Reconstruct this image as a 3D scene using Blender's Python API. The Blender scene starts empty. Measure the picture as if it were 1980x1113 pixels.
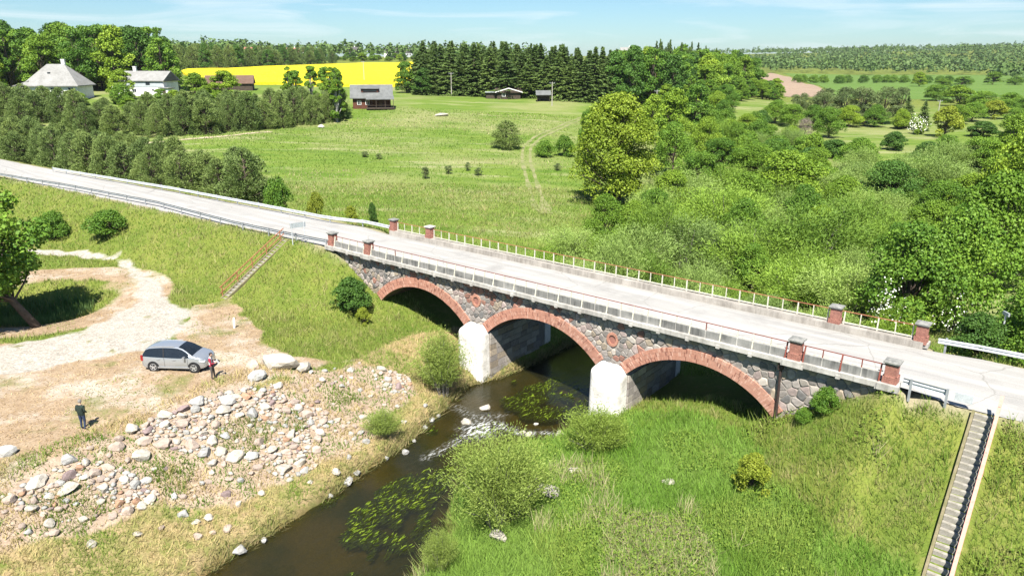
import bpy, bmesh, math, random
import numpy as np
from mathutils import Vector, Matrix

# ================================================================ camera, sky, sun, exposure
SC = bpy.context.scene
COL = SC.collection
cam_d = bpy.data.cameras.new('camera'); cam = bpy.data.objects.new('camera', cam_d); COL.objects.link(cam)
cam_d.sensor_width = 36.0; cam_d.lens = 25.64; cam_d.clip_start = 0.5; cam_d.clip_end = 20000
cam.location = (0, 0, 19.2); cam.rotation_euler = (math.radians(90 - 17.44), 0, 0)
SC.camera = cam

SUN_EL, SUN_AZ = 55.0, 3.0            # elevation; azimuth towards which shadows fall, degrees right of +Y
world = bpy.data.worlds.new('World'); SC.world = world; world.use_nodes = True
wn, wl = world.node_tree.nodes, world.node_tree.links
wn.clear()
w_out = wn.new('ShaderNodeOutputWorld'); w_bg = wn.new('ShaderNodeBackground')
sky = wn.new('ShaderNodeTexSky'); sky.sky_type = 'NISHITA'; sky.sun_disc = False
sky.sun_elevation = math.radians(SUN_EL); sky.sun_rotation = math.radians(180 + SUN_AZ)
sky.air_density = 1.0; sky.dust_density = 0.3; sky.ozone_density = 3.0; sky.altitude = 100
w_bg.inputs["Strength"].default_value = 0.05
# thin streaks of high cloud, laid out by direction over the whole dome
tc = wn.new('ShaderNodeTexCoord'); mp = wn.new('ShaderNodeMapping'); mp.inputs['Scale'].default_value = (3.0, 3.0, 30); mp.inputs['Rotation'].default_value = (0.02, 0.05, 0.4)
cn = wn.new('ShaderNodeTexNoise'); cn.inputs['Scale'].default_value = 1.5; cn.inputs['Detail'].default_value = 6; cn.inputs['Distortion'].default_value = 1.0
cr = wn.new('ShaderNodeValToRGB'); cr.color_ramp.elements[0].position = .5; cr.color_ramp.elements[1].position = .78
cr.color_ramp.elements[0].color = (0, 0, 0, 1); cr.color_ramp.elements[1].color = (.5, .5, .5, 1)
mixc = wn.new('ShaderNodeMix'); mixc.data_type = 'RGBA'; mixc.inputs[7].default_value = (9.5, 10., 10.4, 1)
wl.new(tc.outputs['Generated'], mp.inputs['Vector']); wl.new(mp.outputs[0], cn.inputs['Vector']); wl.new(cn.outputs['Fac'], cr.inputs[0])
wl.new(cr.outputs[0], mixc.inputs[0]); tint = wn.new('ShaderNodeMix'); tint.data_type = 'RGBA'; tint.blend_type = 'MULTIPLY'; tint.inputs[0].default_value = 1; tint.inputs[7].default_value = (.74, .97, 1.14, 1); wl.new(sky.outputs[0], tint.inputs[6]); wl.new(tint.outputs[2], mixc.inputs[6]); wl.new(mixc.outputs[2], w_bg.inputs['Color']); wl.new(w_bg.outputs[0], w_out.inputs[0])

sun_d = bpy.data.lights.new('sun', 'SUN'); sun = bpy.data.objects.new('sun', sun_d); COL.objects.link(sun)
sun_d.energy = 5.0; sun_d.angle = math.radians(0.5); sun_d.color = (1.0, .96, .89)
_e, _a = math.radians(SUN_EL), math.radians(SUN_AZ)
sun.rotation_euler = Vector((math.sin(_a) * math.cos(_e), math.cos(_a) * math.cos(_e), -math.sin(_e))).to_track_quat('-Z', 'Y').to_euler()
SC.view_settings.view_transform = 'Standard'; SC.view_settings.look = 'None'; SC.view_settings.gamma = 1; SC.view_settings.use_curve_mapping = False
SC.view_settings.exposure = 1.2
SC.render.engine = 'CYCLES'
SC.cycles.max_bounces = 6; SC.cycles.diffuse_bounces = 1; SC.cycles.glossy_bounces = 2; SC.cycles.transmission_bounces = 3; SC.cycles.transparent_max_bounces = 8
SC.cycles.caustics_reflective = False; SC.cycles.caustics_refractive = False
SC.cycles.use_denoising = True

# ================================================================ helpers
def mesh_from(name, V, F, mats=(), attrs=None, mat_idx=None, smooth=False):
    """V (n,3); F list of index tuples or an (m,k) array"""
    me = bpy.data.meshes.new(name)
    V = np.asarray(V, np.float32)
    if isinstance(F, np.ndarray):
        m, k = F.shape
        me.vertices.add(len(V)); me.vertices.foreach_set('co', V.ravel())
        me.loops.add(m * k); me.loops.foreach_set('vertex_index', F.astype(np.int32).ravel())
        me.polygons.add(m); me.polygons.foreach_set('loop_start', np.arange(0, m * k, k, dtype=np.int32))
        me.update(calc_edges=True)
    else:
        me.from_pydata(V.tolist(), [], F)
    for mt in mats: me.materials.append(mt)
    if mat_idx is not None: me.polygons.foreach_set('material_index', np.asarray(mat_idx, np.int32))
    if smooth: me.polygons.foreach_set('use_smooth', np.ones(len(me.polygons), bool))
    for an, av in (attrs or {}).items():
        av = np.asarray(av, np.float32)
        if av.ndim == 1:
            a = me.attributes.new(an, 'FLOAT', 'POINT'); a.data.foreach_set('value', av)
        else:
            a = me.attributes.new(an, 'FLOAT_COLOR', 'POINT')
            a.data.foreach_set('color', np.c_[av[:, :3], np.ones(len(av))].astype(np.float32).ravel())
    return me
def link(name, me, parent=None, loc=None, rot=None, scale=None):
    o = bpy.data.objects.new(name, me); COL.objects.link(o)
    if parent is not None: o.parent = parent
    if loc is not None: o.location = loc
    if rot is not None: o.rotation_euler = rot
    if scale is not None: o.scale = scale
    return o
def tag(o, label=None, cat=None, group=None, kind=None):
    if label: o['label'] = label
    if cat: o['category'] = cat
    if group: o['group'] = group
    if kind: o['kind'] = kind
    return o
def empty(name, loc=(0, 0, 0), rz=0.):
    o = bpy.data.objects.new(name, None); COL.objects.link(o); o.location = loc; o.rotation_euler = (0, 0, rz); o.empty_display_size = .3
    return o
class MB:
    """collects boxes, tubes and quads into one mesh"""
    def __init__(s): s.V = []; s.F = []; s.M = []; s.m = 0
    def add(s, V, F):
        b = len(s.V); s.V += [tuple(map(float, v)) for v in V]; s.F += [tuple(i + b for i in f) for f in F]; s.M += [s.m] * len(F)
    def box(s, c, d, R=None):
        hx, hy, hz = d[0] / 2, d[1] / 2, d[2] / 2
        P = [Vector((x, y, z)) for z in (-hz, hz) for x, y in ((-hx, -hy), (hx, -hy), (hx, hy), (-hx, hy))]
        if R is not None: P = [R @ p for p in P]
        s.add([(p.x + c[0], p.y + c[1], p.z + c[2]) for p in P], [(3, 2, 1, 0), (4, 5, 6, 7), (0, 1, 5, 4), (1, 2, 6, 5), (2, 3, 7, 6), (3, 0, 4, 7)])
    def beam(s, a, b, w, h):
        """box from a to b, w wide (horizontal), h high"""
        a, b = Vector(a), Vector(b); d = (b - a); L = d.length; d.normalize()
        up = Vector((0, 0, 1)) if abs(d.z) < .95 else Vector((0, 1, 0))
        x = d.cross(up).normalized(); u = x.cross(d).normalized()
        P = [p + x * i * w / 2 + u * j * h / 2 for p in (a, b) for i, j in ((-1, -1), (1, -1), (1, 1), (-1, 1))]
        s.add(P, [(0, 1, 2, 3), (7, 6, 5, 4), (0, 4, 5, 1), (1, 5, 6, 2), (2, 6, 7, 3), (3, 7, 4, 0)])
    def tube(s, pts, rad, n=6, cap=True):
        pts = [Vector(p) for p in pts]; rad = rad if hasattr(rad, '__len__') else [rad] * len(pts)
        V = []; F = []
        for i, p in enumerate(pts):
            d = (pts[min(i + 1, len(pts) - 1)] - pts[max(i - 1, 0)]).normalized()
            up = Vector((0, 0, 1)) if abs(d.z) < .9 else Vector((1, 0, 0))
            x = d.cross(up).normalized(); y = x.cross(d)
            for k in range(n):
                t = 2 * math.pi * k / n; V.append(p + (x * math.cos(t) + y * math.sin(t)) * rad[i])
        for i in range(len(pts) - 1):
            for k in range(n):
                F.append((i * n + k, i * n + (k + 1) % n, (i + 1) * n + (k + 1) % n, (i + 1) * n + k))
        if cap: F += [tuple(range(n))[::-1], tuple(range((len(pts) - 1) * n, len(pts) * n))]
        s.add(V, F)
    def prism(s, poly, z0, z1, axis='z'):
        n = len(poly)
        if axis == 'z': V = [(x, y, z0) for x, y in poly] + [(x, y, z1) for x, y in poly]
        elif axis == 'y': V = [(x, z0, y) for x, y in poly] + [(x, z1, y) for x, y in poly]
        else: V = [(z0, x, y) for x, y in poly] + [(z1, x, y) for x, y in poly]
        s.add(V, [tuple(range(n))[::-1], tuple(range(n, 2 * n))] + [(i, (i + 1) % n, n + (i + 1) % n, n + i) for i in range(n)])
    def mesh(s, name, *mats, smooth=False, fix=True):
        me = mesh_from(name, s.V, s.F, mats, mat_idx=s.M, smooth=smooth)
        if fix:
            bm = bmesh.new(); bm.from_mesh(me); bmesh.ops.recalc_face_normals(bm, faces=bm.faces); bm.to_mesh(me); bm.free()
        return me
    def obj(s, name, mat, parent=None, smooth=False, **k):
        mats = mat if isinstance(mat, (list, tuple)) else [mat]
        return link(name, s.mesh(name, *mats, smooth=smooth), parent, **k)

# ---------------------------------------------------------------- materials
def new_mat(name):
    m = bpy.data.materials.new(name); m.use_nodes = True
    nt = m.node_tree; nt.nodes.clear()
    return m, nt.nodes, nt.links
def N(nodes, typ, **k):
    n = nodes.new('ShaderNode' + typ)
    for a, b in k.items():
        if a in n.inputs: n.inputs[a].default_value = b
        else: setattr(n, a, b)
    return n
def mixrgb(nodes, links, fac, a, b, mode='MIX'):
    n = nodes.new('ShaderNodeMix'); n.data_type = 'RGBA'; n.blend_type = mode
    for sock, v in ((n.inputs[0], fac), (n.inputs[6], a), (n.inputs[7], b)):
        if hasattr(v, 'links') or hasattr(v, 'is_linked'): links.new(v, sock)
        elif isinstance(v, (int, float)): sock.default_value = v
        else: sock.default_value = (*v, 1) if len(v) == 3 else v
    return n.outputs[2]
def ramp(nodes, links, src, p0, p1, c0=(0, 0, 0), c1=(1, 1, 1)):
    r = nodes.new('ShaderNodeValToRGB'); e = r.color_ramp.elements
    e[0].position, e[1].position = p0, p1; e[0].color = (*c0, 1); e[1].color = (*c1, 1)
    links.new(src, r.inputs[0]); return r.outputs[0]
def noise(nodes, links, scale, detail=4, coord='Object', rough=.6, vec=None, out='Fac'):
    n = N(nodes, 'TexNoise', Scale=scale, Detail=detail, Roughness=rough)
    if vec is None:
        t = nodes.new('ShaderNodeTexCoord'); vec = t.outputs[coord]
    links.new(vec, n.inputs['Vector']); return n.outputs[out]
def finish(m, nodes, links, color, rough=.85, bump=None, bump_s=.3, bump_d=.05, metallic=0., spec=.3):
    p = nodes.new('ShaderNodeBsdfPrincipled'); o = nodes.new('ShaderNodeOutputMaterial')
    if hasattr(color, 'is_linked'): links.new(color, p.inputs['Base Color'])
    else: p.inputs['Base Color'].default_value = (*color, 1)
    p.inputs['Roughness'].default_value = rough; p.inputs['Metallic'].default_value = metallic; p.inputs['Specular IOR Level'].default_value = spec
    if bump is not None:
        b = N(nodes, 'Bump', Strength=bump_s, Distance=bump_d); links.new(bump, b.inputs['Height']); links.new(b.outputs[0], p.inputs['Normal'])
    links.new(p.outputs[0], o.inputs[0]); return m
def simple(name, c1, c2=None, scale=3., rough=.8, bump_s=.25, bump_d=.02, metallic=0., spec=.3, lo=.35, hi=.65, objvar=0.):
    """two-tone mottled surface"""
    m, nd, lk = new_mat(name)
    if c2 is None: c2 = tuple(v * .75 for v in c1)
    f = noise(nd, lk, scale); f2 = noise(nd, lk, scale * 6, 3)
    col = mixrgb(nd, lk, ramp(nd, lk, f, lo, hi), c1, c2)
    col = mixrgb(nd, lk, .35, col, mixrgb(nd, lk, 1., col, ramp(nd, lk, f2, .3, .7, (.6, .6, .6), (1.3, 1.3, 1.3)), 'MULTIPLY'))
    if objvar:
        oi = nd.new('ShaderNodeObjectInfo')
        col = mixrgb(nd, lk, 1., col, ramp(nd, lk, oi.outputs['Random'], 0, 1, (1 - objvar,) * 3, (1 + objvar,) * 3), 'MULTIPLY')
    return finish(m, nd, lk, col, rough, f2, bump_s, bump_d, metallic, spec)
def leaf_mat(name, dark, light, trans=.25, objvar=.25, warm=0., rough=.6):
    m, nd, lk = new_mat(name)
    at = N(nd, 'Attribute', attribute_name='rnd'); oi = nd.new('ShaderNodeObjectInfo')
    col = mixrgb(nd, lk, at.outputs['Fac'], tuple(v * 1.45 for v in dark), tuple(v * 1.45 for v in light))
    col = mixrgb(nd, lk, 1., col, ramp(nd, lk, oi.outputs['Random'], 0, 1, (1 - objvar - warm, 1 - objvar, 1 - objvar), (1 + objvar + warm, 1 + objvar, 1 + objvar * .6)), 'MULTIPLY')
    p = N(nd, 'BsdfPrincipled', Roughness=rough); p.inputs['Specular IOR Level'].default_value = .25
    t = nd.new('ShaderNodeBsdfTranslucent'); mx = N(nd, 'MixShader', Fac=trans); o = nd.new('ShaderNodeOutputMaterial')
    lk.new(col, p.inputs['Base Color']); lk.new(mixrgb(nd, lk, 1., col, (1.25, 1.2, .6), 'MULTIPLY'), t.inputs['Color'])
    lk.new(p.outputs[0], mx.inputs[1]); lk.new(t.outputs[0], mx.inputs[2]); lk.new(mx.outputs[0], o.inputs[0])
    return m

# ---------------------------------------------------------------- site plan (metres; camera stands over the origin looking +Y)
BO=np.array([-15.56,62.02]); BE=np.array([0.7757,-0.6311]); BN=np.array([0.6311,0.7757])
def bp(s,n=0.): return BO+s*BE+n*BN
WATER=-4.0
ROADZ=3.40
CL=3.45                                   # road centre line offset from the near pillars
road_left=[bp(0.2,CL),bp(-8,CL),bp(-20,2.75),bp(-36,1.75),bp(-56,.6),bp(-85,-.9),bp(-140,-3.5)]
road_right=[bp(44.4,CL),bp(52,CL),bp(70,CL),bp(120,CL-2)]
LBANK=np.array([[-30,9],[-22.5,18],[-14.6,28.4],[-13.6,30.2],[-12.6,31.4],[-10.8,34.0],[-9.2,36.7],[-7.8,39.0],[-6.3,41.5],[-5.5,43.9],[-4.7,45.6],[-4.2,47.5],[-3.0,49.6],[-1.0,50.9],[0.5,52.2],[9,62.6],[17,72],[22,77.5]],float)
RBANK=np.array([[-19,5],[-12,15],[-4.6,28.4],[-3.2,31.5],[-3.6,34.2],[-2.0,38.4],[0.4,40.2],[3.0,41.4],[4.4,43.4],[5.6,44.9],[8.0,47.6],[15,56.5],[22,66],[23.5,76]],float)
CTRL=np.array([
 (-25,40,0),(-40,42,.2),(-16,44,-.15),(-30,55,-.35),(-45,66,-.3),(-24,60,-.5),(-50,76,-.1),(-62,60,.3),(-95,60,1),(-100,90,1.2),(-70,30,.4),(-45,25,.2),(-26,31,0),(-60,0,0),
 (-14,50,-.4),(-9,50,-1.2),(-5,53,-2.2),
 (9,40,-1.7),(6,33,-2.3),(11,30,-1.7),(15,24,-1.7),(22,16,-1.6),(40,10,-1.5),(12,41,-1.2),(0,20,-2.6),(8,44,-2.),(30,0,-1.5),
 (-8,80,0),(3,96,0),(-30,95,.6),(-60,120,1.3),(-95,145,1.6),(-120,130,2),(-35,110,1.1),(-10,120,.9),(0,148,2),(-15,170,3.6),(10,145,1.2),(-50,184,3.4),(-70,152,3),(-42,203,6),(-3,246,6.5),(-35,270,7.6),(22,240,6.2),(-47,285,9),(-118,303,10.2),(-118,195,5.2),
 (-130,207,8.6),(-115,225,8.5),(-95,170,4.2),(-150,240,10),(-200,200,11),(-200,330,14),(-157,440,13.2),(-170,643,14),(0,600,13),(-30,400,11),(60,300,4.5),(45,230,3.8),(80,330,5),(110,400,7),(60,450,10),
 (30,110,-1.6),(25,85,-2),(45,60,-2.2),(60,90,-2.2),(60,40,-2.),(90,60,-1.8),(100,120,-1.6),(60,150,-1.2),(90,190,-.8),(60,220,.3),(140,400,.2),(128,360,.2),(172,485,.2),(215,600,.2),(150,440,.3),(235,700,.4),(320,570,0),(310,850,0),(200,250,-.6),(250,400,-.2),(500,600,0),(600,900,1),(150,120,-1.5),(300,200,-.6),
 (-260,820,21),(-100,850,20),(-420,800,23),(-600,700,25),(60,800,17),(150,760,14),(120,560,12),(180,600,4),(240,780,1),
 (-400,400,16),(-400,0,6),(-900,1500,24),(0,1600,20),(500,1500,10),(900,1300,16),(1200,1250,30),(850,1700,30),(1500,2200,48),(600,2600,30),(350,1300,4),(0,3500,24),(-1500,0,10),(1500,200,4),(-2500,3000,24),(3000,2500,30),(2500,0,6),(0,-400,-2),(600,-400,0),(-600,-400,4),(0,6000,26),(-6000,0,15),(6000,0,15),(6000,6000,26),(-6000,6000,26)],float)
def _rbf_fit():
    P=CTRL[:,:2]; n=len(P)
    r=np.hypot(*(P[:,None]-P[None]).transpose(2,0,1))
    A=np.zeros((n+1,n+1)); A[:n,:n]=r; A[:n,n]=1; A[n,:n]=1
    A[:n,:n]-=np.eye(n)*.6
    return np.linalg.solve(A,np.append(CTRL[:,2],0))
_W=_rbf_fit()
def base(x,y):
    out=np.full(x.shape,_W[-1])
    for (px,py,_),w in zip(CTRL,_W[:-1]): out+=w*np.hypot(np.hypot(x-px,y-py),1.5)
    return out
def pdist(x,y,pl):
    d=np.full(np.shape(x),1e9)
    pl=np.asarray(pl,float)
    for a,b in zip(pl[:-1],pl[1:]):
        v=b-a; t=np.clip(((x-a[0])*v[0]+(y-a[1])*v[1])/(v@v),0,1)
        d=np.minimum(d,np.hypot(x-a[0]-t*v[0],y-a[1]-t*v[1]))
    return d
def inside(x,y,poly):
    poly=np.asarray(poly,float); r=np.zeros(np.shape(x),bool)
    for a,b in zip(poly,np.roll(poly,-1,0)):
        c=((a[1]>y)!=(b[1]>y))
        with np.errstate(all='ignore'): r^=c&(x<(b[0]-a[0])*(y-a[1])/(b[1]-a[1]+1e-12)+a[0])
    return r
RIVER=np.vstack([LBANK,RBANK[::-1]])
def sstep(a,b,v):
    t=np.clip((v-a)/(b-a),0,1); return t*t*(3-2*t)
def vnoise(x,y,sc,seed=0):
    """smooth value noise, 0..1"""
    x=np.asarray(x)/sc+seed*17.31; y=np.asarray(y)/sc+seed*9.77
    xi=np.floor(x).astype(np.int64); yi=np.floor(y).astype(np.int64); u=x-xi; v=y-yi
    u=u*u*(3-2*u); v=v*v*(3-2*v)
    def h(a,b):
        n=(a*374761393+b*668265263+seed*1442695)&0x7fffffff
        n=((n^(n>>13))*1274126177)&0x7fffffff
        return ((n^(n>>16))&0xffff)/65535.
    return (h(xi,yi)*(1-u)+h(xi+1,yi)*u)*(1-v)+(h(xi,yi+1)*(1-u)+h(xi+1,yi+1)*u)*v
def emb(x,y):
    dl=pdist(x,y,[bp(-4.2,CL)]+road_left[1:]); dr=pdist(x,y,[bp(48.9,CL)]+road_right[1:])
    zl=3.32-np.maximum(0,dl-4.35)/1.85
    zr=3.32-np.maximum(0,dr-3.85)/1.55
    # in front of the abutments the fill falls along the bridge axis
    s=(x-BO[0])*BE[0]+(y-BO[1])*BE[1]; n=(x-BO[0])*BN[0]+(y-BO[1])*BN[1]
    ql=3.25-np.maximum(0,s-0.2)/1.62-np.maximum(0,np.abs(n-CL)-3.9)/1.9
    qr=3.25-np.maximum(0,44.6-s)/1.5-np.maximum(0,np.abs(n-CL)-3.9)/1.6
    ql=np.where(s>-1,ql,-99); qr=np.where(s<45.5,qr,-99)
    return np.maximum(np.maximum(zl,zr),np.maximum(ql,qr))
def height(x,y,detail=True):
    x=np.asarray(x,float); y=np.asarray(y,float)
    z=base(x,y)
    far=np.hypot(x,y)
    if detail:
        z=z+(vnoise(x,y,9,1)-.5)*.35*sstep(30,60,far)+(vnoise(x,y,2.2,2)-.5)*.16+(vnoise(x,y,45,3)-.5)*1.2*sstep(120,300,far)
    # wet hollow inside the loop of the track
    hd=np.hypot((x+40.5)/9.5,(y-57.5)/7.0); z=z-1.7*(1-sstep(0,1,hd))
    # river
    near=far<160
    if np.any(near):
        ins=inside(x,y,RIVER); dl=pdist(x,y,LBANK); dr=pdist(x,y,RBANK); d=np.minimum(dl,dr)
        left=dl<dr
        s=(x-BO[0])*BE[0]+(y-BO[1])*BE[1]; n=(x-BO[0])*BN[0]+(y-BO[1])*BN[1]
        up=sstep(2,14,n)
        wl=9.5; prof_l=WATER+.55*sstep(0,.7,dl)+np.clip(dl/wl,0,1)**.85*(z-WATER-.55)
        prof_r=WATER+.45*sstep(0,.8,dr)+np.clip(dr/7.5,0,1)**.8*(z-WATER-.45)
        prof=np.where(left,prof_l,prof_r)
        bank=np.where(ins,WATER-.15-.55*sstep(0,2.2,d)+(vnoise(x,y,1.3,5)-.5)*.2*sstep(0,1,d),np.where(d<12,np.minimum(prof,z),z))
        z=np.where(near,bank,z)
        e=emb(x,y)+((vnoise(x,y,1.1,7)-.5)*.14+(vnoise(x,y,3.5,8)-.5)*.25 if detail else 0)*sstep(5.0,6.5,np.minimum(pdist(x,y,road_left),pdist(x,y,road_right)))
        k=.5; hh=np.clip(.5+.5*(e-z)/k,0,1); m=z*(1-hh)+e*hh+k*hh*(1-hh)
        z=np.where(ins|(e<z-k),z,m)
    else:
        e=emb(x,y); z=np.maximum(z,e)
    return z

# ================================================================ ground sheet
def axis(lo, hi, step, far_lo, far_hi, g):
    a = list(np.arange(lo, hi + 1e-6, step)); d = step
    while a[-1] < far_hi: d *= g; a.append(a[-1] + d)
    d = step
    while a[0] > far_lo: d *= g; a.insert(0, a[0] - d)
    return np.array(a)
GX = axis(-58, 40, .4, -7000, 7000, 1.05); GY = axis(16, 88, .4, -300, 7500, 1.035)
_X, _Y = np.meshgrid(GX, GY)
GZ = height(_X.ravel(), _Y.ravel()).reshape(_X.shape)
def gz(x, y):
    """height of the built ground sheet"""
    x = np.atleast_1d(np.asarray(x, float)); y = np.atleast_1d(np.asarray(y, float))
    i = np.clip(np.searchsorted(GX, x) - 1, 0, len(GX) - 2); j = np.clip(np.searchsorted(GY, y) - 1, 0, len(GY) - 2)
    u = (x - GX[i]) / (GX[i + 1] - GX[i]); v = (y - GY[j]) / (GY[j + 1] - GY[j])
    return GZ[j, i] * (1 - u) * (1 - v) + GZ[j, i + 1] * u * (1 - v) + GZ[j + 1, i] * (1 - u) * v + GZ[j + 1, i + 1] * u * v
def gz1(x, y): return float(gz(x, y)[0])

TRACK = np.array([[-24, 47.7], [-24.6, 51], [-25.0, 55], [-30, 61.5], [-33.2, 65.1], [-38.1, 71.2], [-44.6, 75.0], [-50.8, 75.3], [-58, 75.2], [-58, 72.6], [-49.6, 72.5], [-45.4, 71.9], [-41, 70.5], [-37.2, 67], [-33.6, 61.4], [-32, 56.1], [-32.4, 51], [-36.2, 48], [-58, 40], [-58, 33], [-44, 38.5], [-31.8, 42.4]])
LOT = np.array([[-24, 47.7], [-26.3, 57.6], [-24.2, 59.3], [-22.3, 56.6], [-18.6, 50.6], [-15.2, 46.6], [-11.2, 48.4], [-13.5, 44.6], [-15.5, 42.2], [-17.9, 39.9], [-20.2, 36.9], [-21.9, 34.1], [-23.4, 30.6], [-24.5, 27], [-58, 22], [-58, 40], [-36.2, 48]])
RIPRAP = np.array([[-24.6, 28.6], [-23.6, 31.2], [-21.9, 34.6], [-20.2, 37.4], [-17.9, 40.4], [-15.5, 42.7], [-13.5, 45.2], [-10.9, 48.2], [-7.4, 48.2], [-6.9, 45.6], [-8.2, 42.4], [-9.6, 39.2], [-11.6, 35.8], [-14.2, 33.4], [-17.6, 31.6], [-20.2, 29.3], [-22.6, 27.4]])
def sdist(x, y, poly):
    d = pdist(x, y, np.vstack([poly, poly[:1]])); return np.where(inside(x, y, poly), d, -d)
def masks(x, y, z):
    far = np.hypot(x, y)
    s = (x - BO[0]) * BE[0] + (y - BO[1]) * BE[1]; n = (x - BO[0]) * BN[0] + (y - BO[1]) * BN[1]
    wob = (vnoise(x, y, 1.7, 11) - .5) * 1.3 + (vnoise(x, y, .6, 12) - .5) * .6
    near = far < 140
    gravel = np.zeros_like(x); dry = np.zeros_like(x); rip = np.zeros_like(x); lush = np.zeros_like(x); bed = np.zeros_like(x); bank = np.zeros_like(x)
    xn, yn, wn_ = x[near], y[near], wob[near]
    gravel[near] = sstep(-.1, 1.5, sdist(xn, yn, TRACK) + wn_ * .9)
    dry[near] = sstep(-.6, .8, sdist(xn, yn, LOT) + wn_)
    rip[near] = sstep(-.8, .5, sdist(xn, yn, RIPRAP) + wn_)
    ins = inside(xn, yn, RIVER); dl = pdist(xn, yn, LBANK); dr = pdist(xn, yn, RBANK)
    bed[near] = np.where(ins, 1, 1 - sstep(0, .35, np.minimum(dl, dr)))
    b = (dl < np.where(yn > 45, 7.0, 11)) & (dl < dr) & ~ins & (n[near] < 3); bank[near] = np.where(b, 1, 0) * sstep(0, 1, wn_ * .5 + .8)
    l = (dr < dl) & (n[near] < 0) & (z[near] < -.9); lush[near] = np.where(l, 1 - sstep(-1.7, -.9, z[near] + wn_ * .5), 0)
    # loop interior: straw-coloured rim round the hollow
    hd = np.hypot((x + 40.5) / 10.5, (y - 58.5) / 9.5)
    straw = np.where(near, sstep(.45, .7, hd + wob * .1) * (1 - sstep(1.0, 1.12, hd)), 0)
    meadow = sstep(6, 14, n) * (1 - sstep(300, 420, far))
    pave = 1 - sstep(3.2, 4.6, np.minimum(pdist(x, y, road_left), pdist(x, y, road_right)) + wob * .5)
    return dict(m_gravel=gravel, m_dry=np.maximum(dry, straw * .75), m_rip=rip, m_lush=lush, m_bed=bed, m_bank=bank, m_meadow=meadow, m_verge=pave)
_x, _y, _z = _X.ravel(), _Y.ravel(), GZ.ravel()
GM = masks(_x, _y, _z)
nx, ny = len(GX), len(GY)
_i = (np.arange(ny - 1)[:, None] * nx + np.arange(nx - 1)[None]).ravel()
GF = np.stack([_i, _i + 1, _i + 1 + nx, _i + nx], 1)

def ground_material():
    m, nd, lk = new_mat('ground_earth_and_grass')
    geo = nd.new('ShaderNodeNewGeometry'); P = geo.outputs['Position']
    A = lambda nm: N(nd, 'Attribute', attribute_name=nm).outputs['Fac']
    n_big = noise(nd, lk, .035, 5, vec=P); n_mid = noise(nd, lk, .25, 5, vec=P); n_sm = noise(nd, lk, 1.6, 5, vec=P, rough=.7); n_fine = noise(nd, lk, 9, 4, vec=P, rough=.75)
    # streaky meadow
    mpg = N(nd, 'Mapping'); mpg.inputs['Scale'].default_value = (.5, 2.4, 1); mpg.inputs['Rotation'].default_value = (0, 0, .25); lk.new(P, mpg.inputs['Vector'])
    n_str = noise(nd, lk, .16, 6, vec=mpg.outputs[0], rough=.65)
    g = mixrgb(nd, lk, ramp(nd, lk, n_mid, .35, .65), (.098, .140, .022), (.16, .185, .036))
    g = mixrgb(nd, lk, ramp(nd, lk, n_sm, .5, .72), g, (.20, .19, .06))
    md = mixrgb(nd, lk, ramp(nd, lk, n_str, .36, .6), (.085, .150, .020), (.145, .20, .036))
    md = mixrgb(nd, lk, ramp(nd, lk, n_big, .46, .64), md, (.21, .225, .085))
    md = mixrgb(nd, lk, ramp(nd, lk, noise(nd, lk, .09, 6, vec=mpg.outputs[0]), .54, .70), md, (.27, .27, .13))
    c = mixrgb(nd, lk, A('m_meadow'), g, md)
    lu = mixrgb(nd, lk, ramp(nd, lk, n_sm, .35, .65), (.075, .135, .022), (.125, .19, .04))
    lu = mixrgb(nd, lk, ramp(nd, lk, n_mid, .62, .76), lu, (.25, .2, .10))
    c = mixrgb(nd, lk, A('m_lush'), c, lu)
    bk = mixrgb(nd, lk, ramp(nd, lk, n_sm, .42, .66), (.33, .245, .13), (.13, .16, .035))
    c = mixrgb(nd, lk, A('m_bank'), c, bk)
    dr = mixrgb(nd, lk, ramp(nd, lk, n_sm, .3, .7), (.24, .165, .10), (.37, .28, .185))
    dr = mixrgb(nd, lk, ramp(nd, lk, noise(nd, lk, .16, 6, vec=P, rough=.7), .48, .6), dr, (.42, .36, .29))
    dr = mixrgb(nd, lk, ramp(nd, lk, n_mid, .56, .68), dr, (.17, .17, .06))
    c = mixrgb(nd, lk, ramp(nd, lk, mixrgb(nd, lk, .3, A('m_dry'), n_sm), .35, .6), c, dr)
    rp = mixrgb(nd, lk, ramp(nd, lk, n_sm, .35, .65), (.28, .205, .145), (.40, .315, .23))
    c = mixrgb(nd, lk, ramp(nd, lk, mixrgb(nd, lk, .3, A('m_rip'), n_sm), .35, .6), c, rp)
    gv = mixrgb(nd, lk, ramp(nd, lk, n_sm, .3, .7), (.31, .28, .235), (.43, .395, .34))
    gv = mixrgb(nd, lk, ramp(nd, lk, noise(nd, lk, .5, 5, vec=P), .6, .7), gv, (.20, .19, .09))
    gv = mixrgb(nd, lk, 1., gv, ramp(nd, lk, noise(nd, lk, 4.5, 4, vec=P, rough=.8), .3, .7, (.72, .72, .72), (1.25, 1.25, 1.25)), 'MULTIPLY')
    c = mixrgb(nd, lk, ramp(nd, lk, mixrgb(nd, lk, .35, A('m_gravel'), n_sm), .36, .62), c, gv)
    c = mixrgb(nd, lk, A('m_verge'), c, (.30, .26, .17))
    bed = mixrgb(nd, lk, ramp(nd, lk, n_mid, .4, .6), (.17, .115, .045), (.055, .055, .02))
    c = mixrgb(nd, lk, A('m_bed'), c, bed)
    fine = ramp(nd, lk, n_fine, .25, .75, (.62, .62, .62), (1.32, 1.32, 1.32))
    c = mixrgb(nd, lk, 1., c, fine, 'MULTIPLY')
    bmp = mixrgb(nd, lk, .5, n_sm, n_fine)
    return finish(m, nd, lk, c, .95, bmp, .55, .16, spec=.1)
ground = link('ground', mesh_from('ground', np.c_[_x, _y, _z], GF, [ground_material()], GM, smooth=True))
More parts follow.
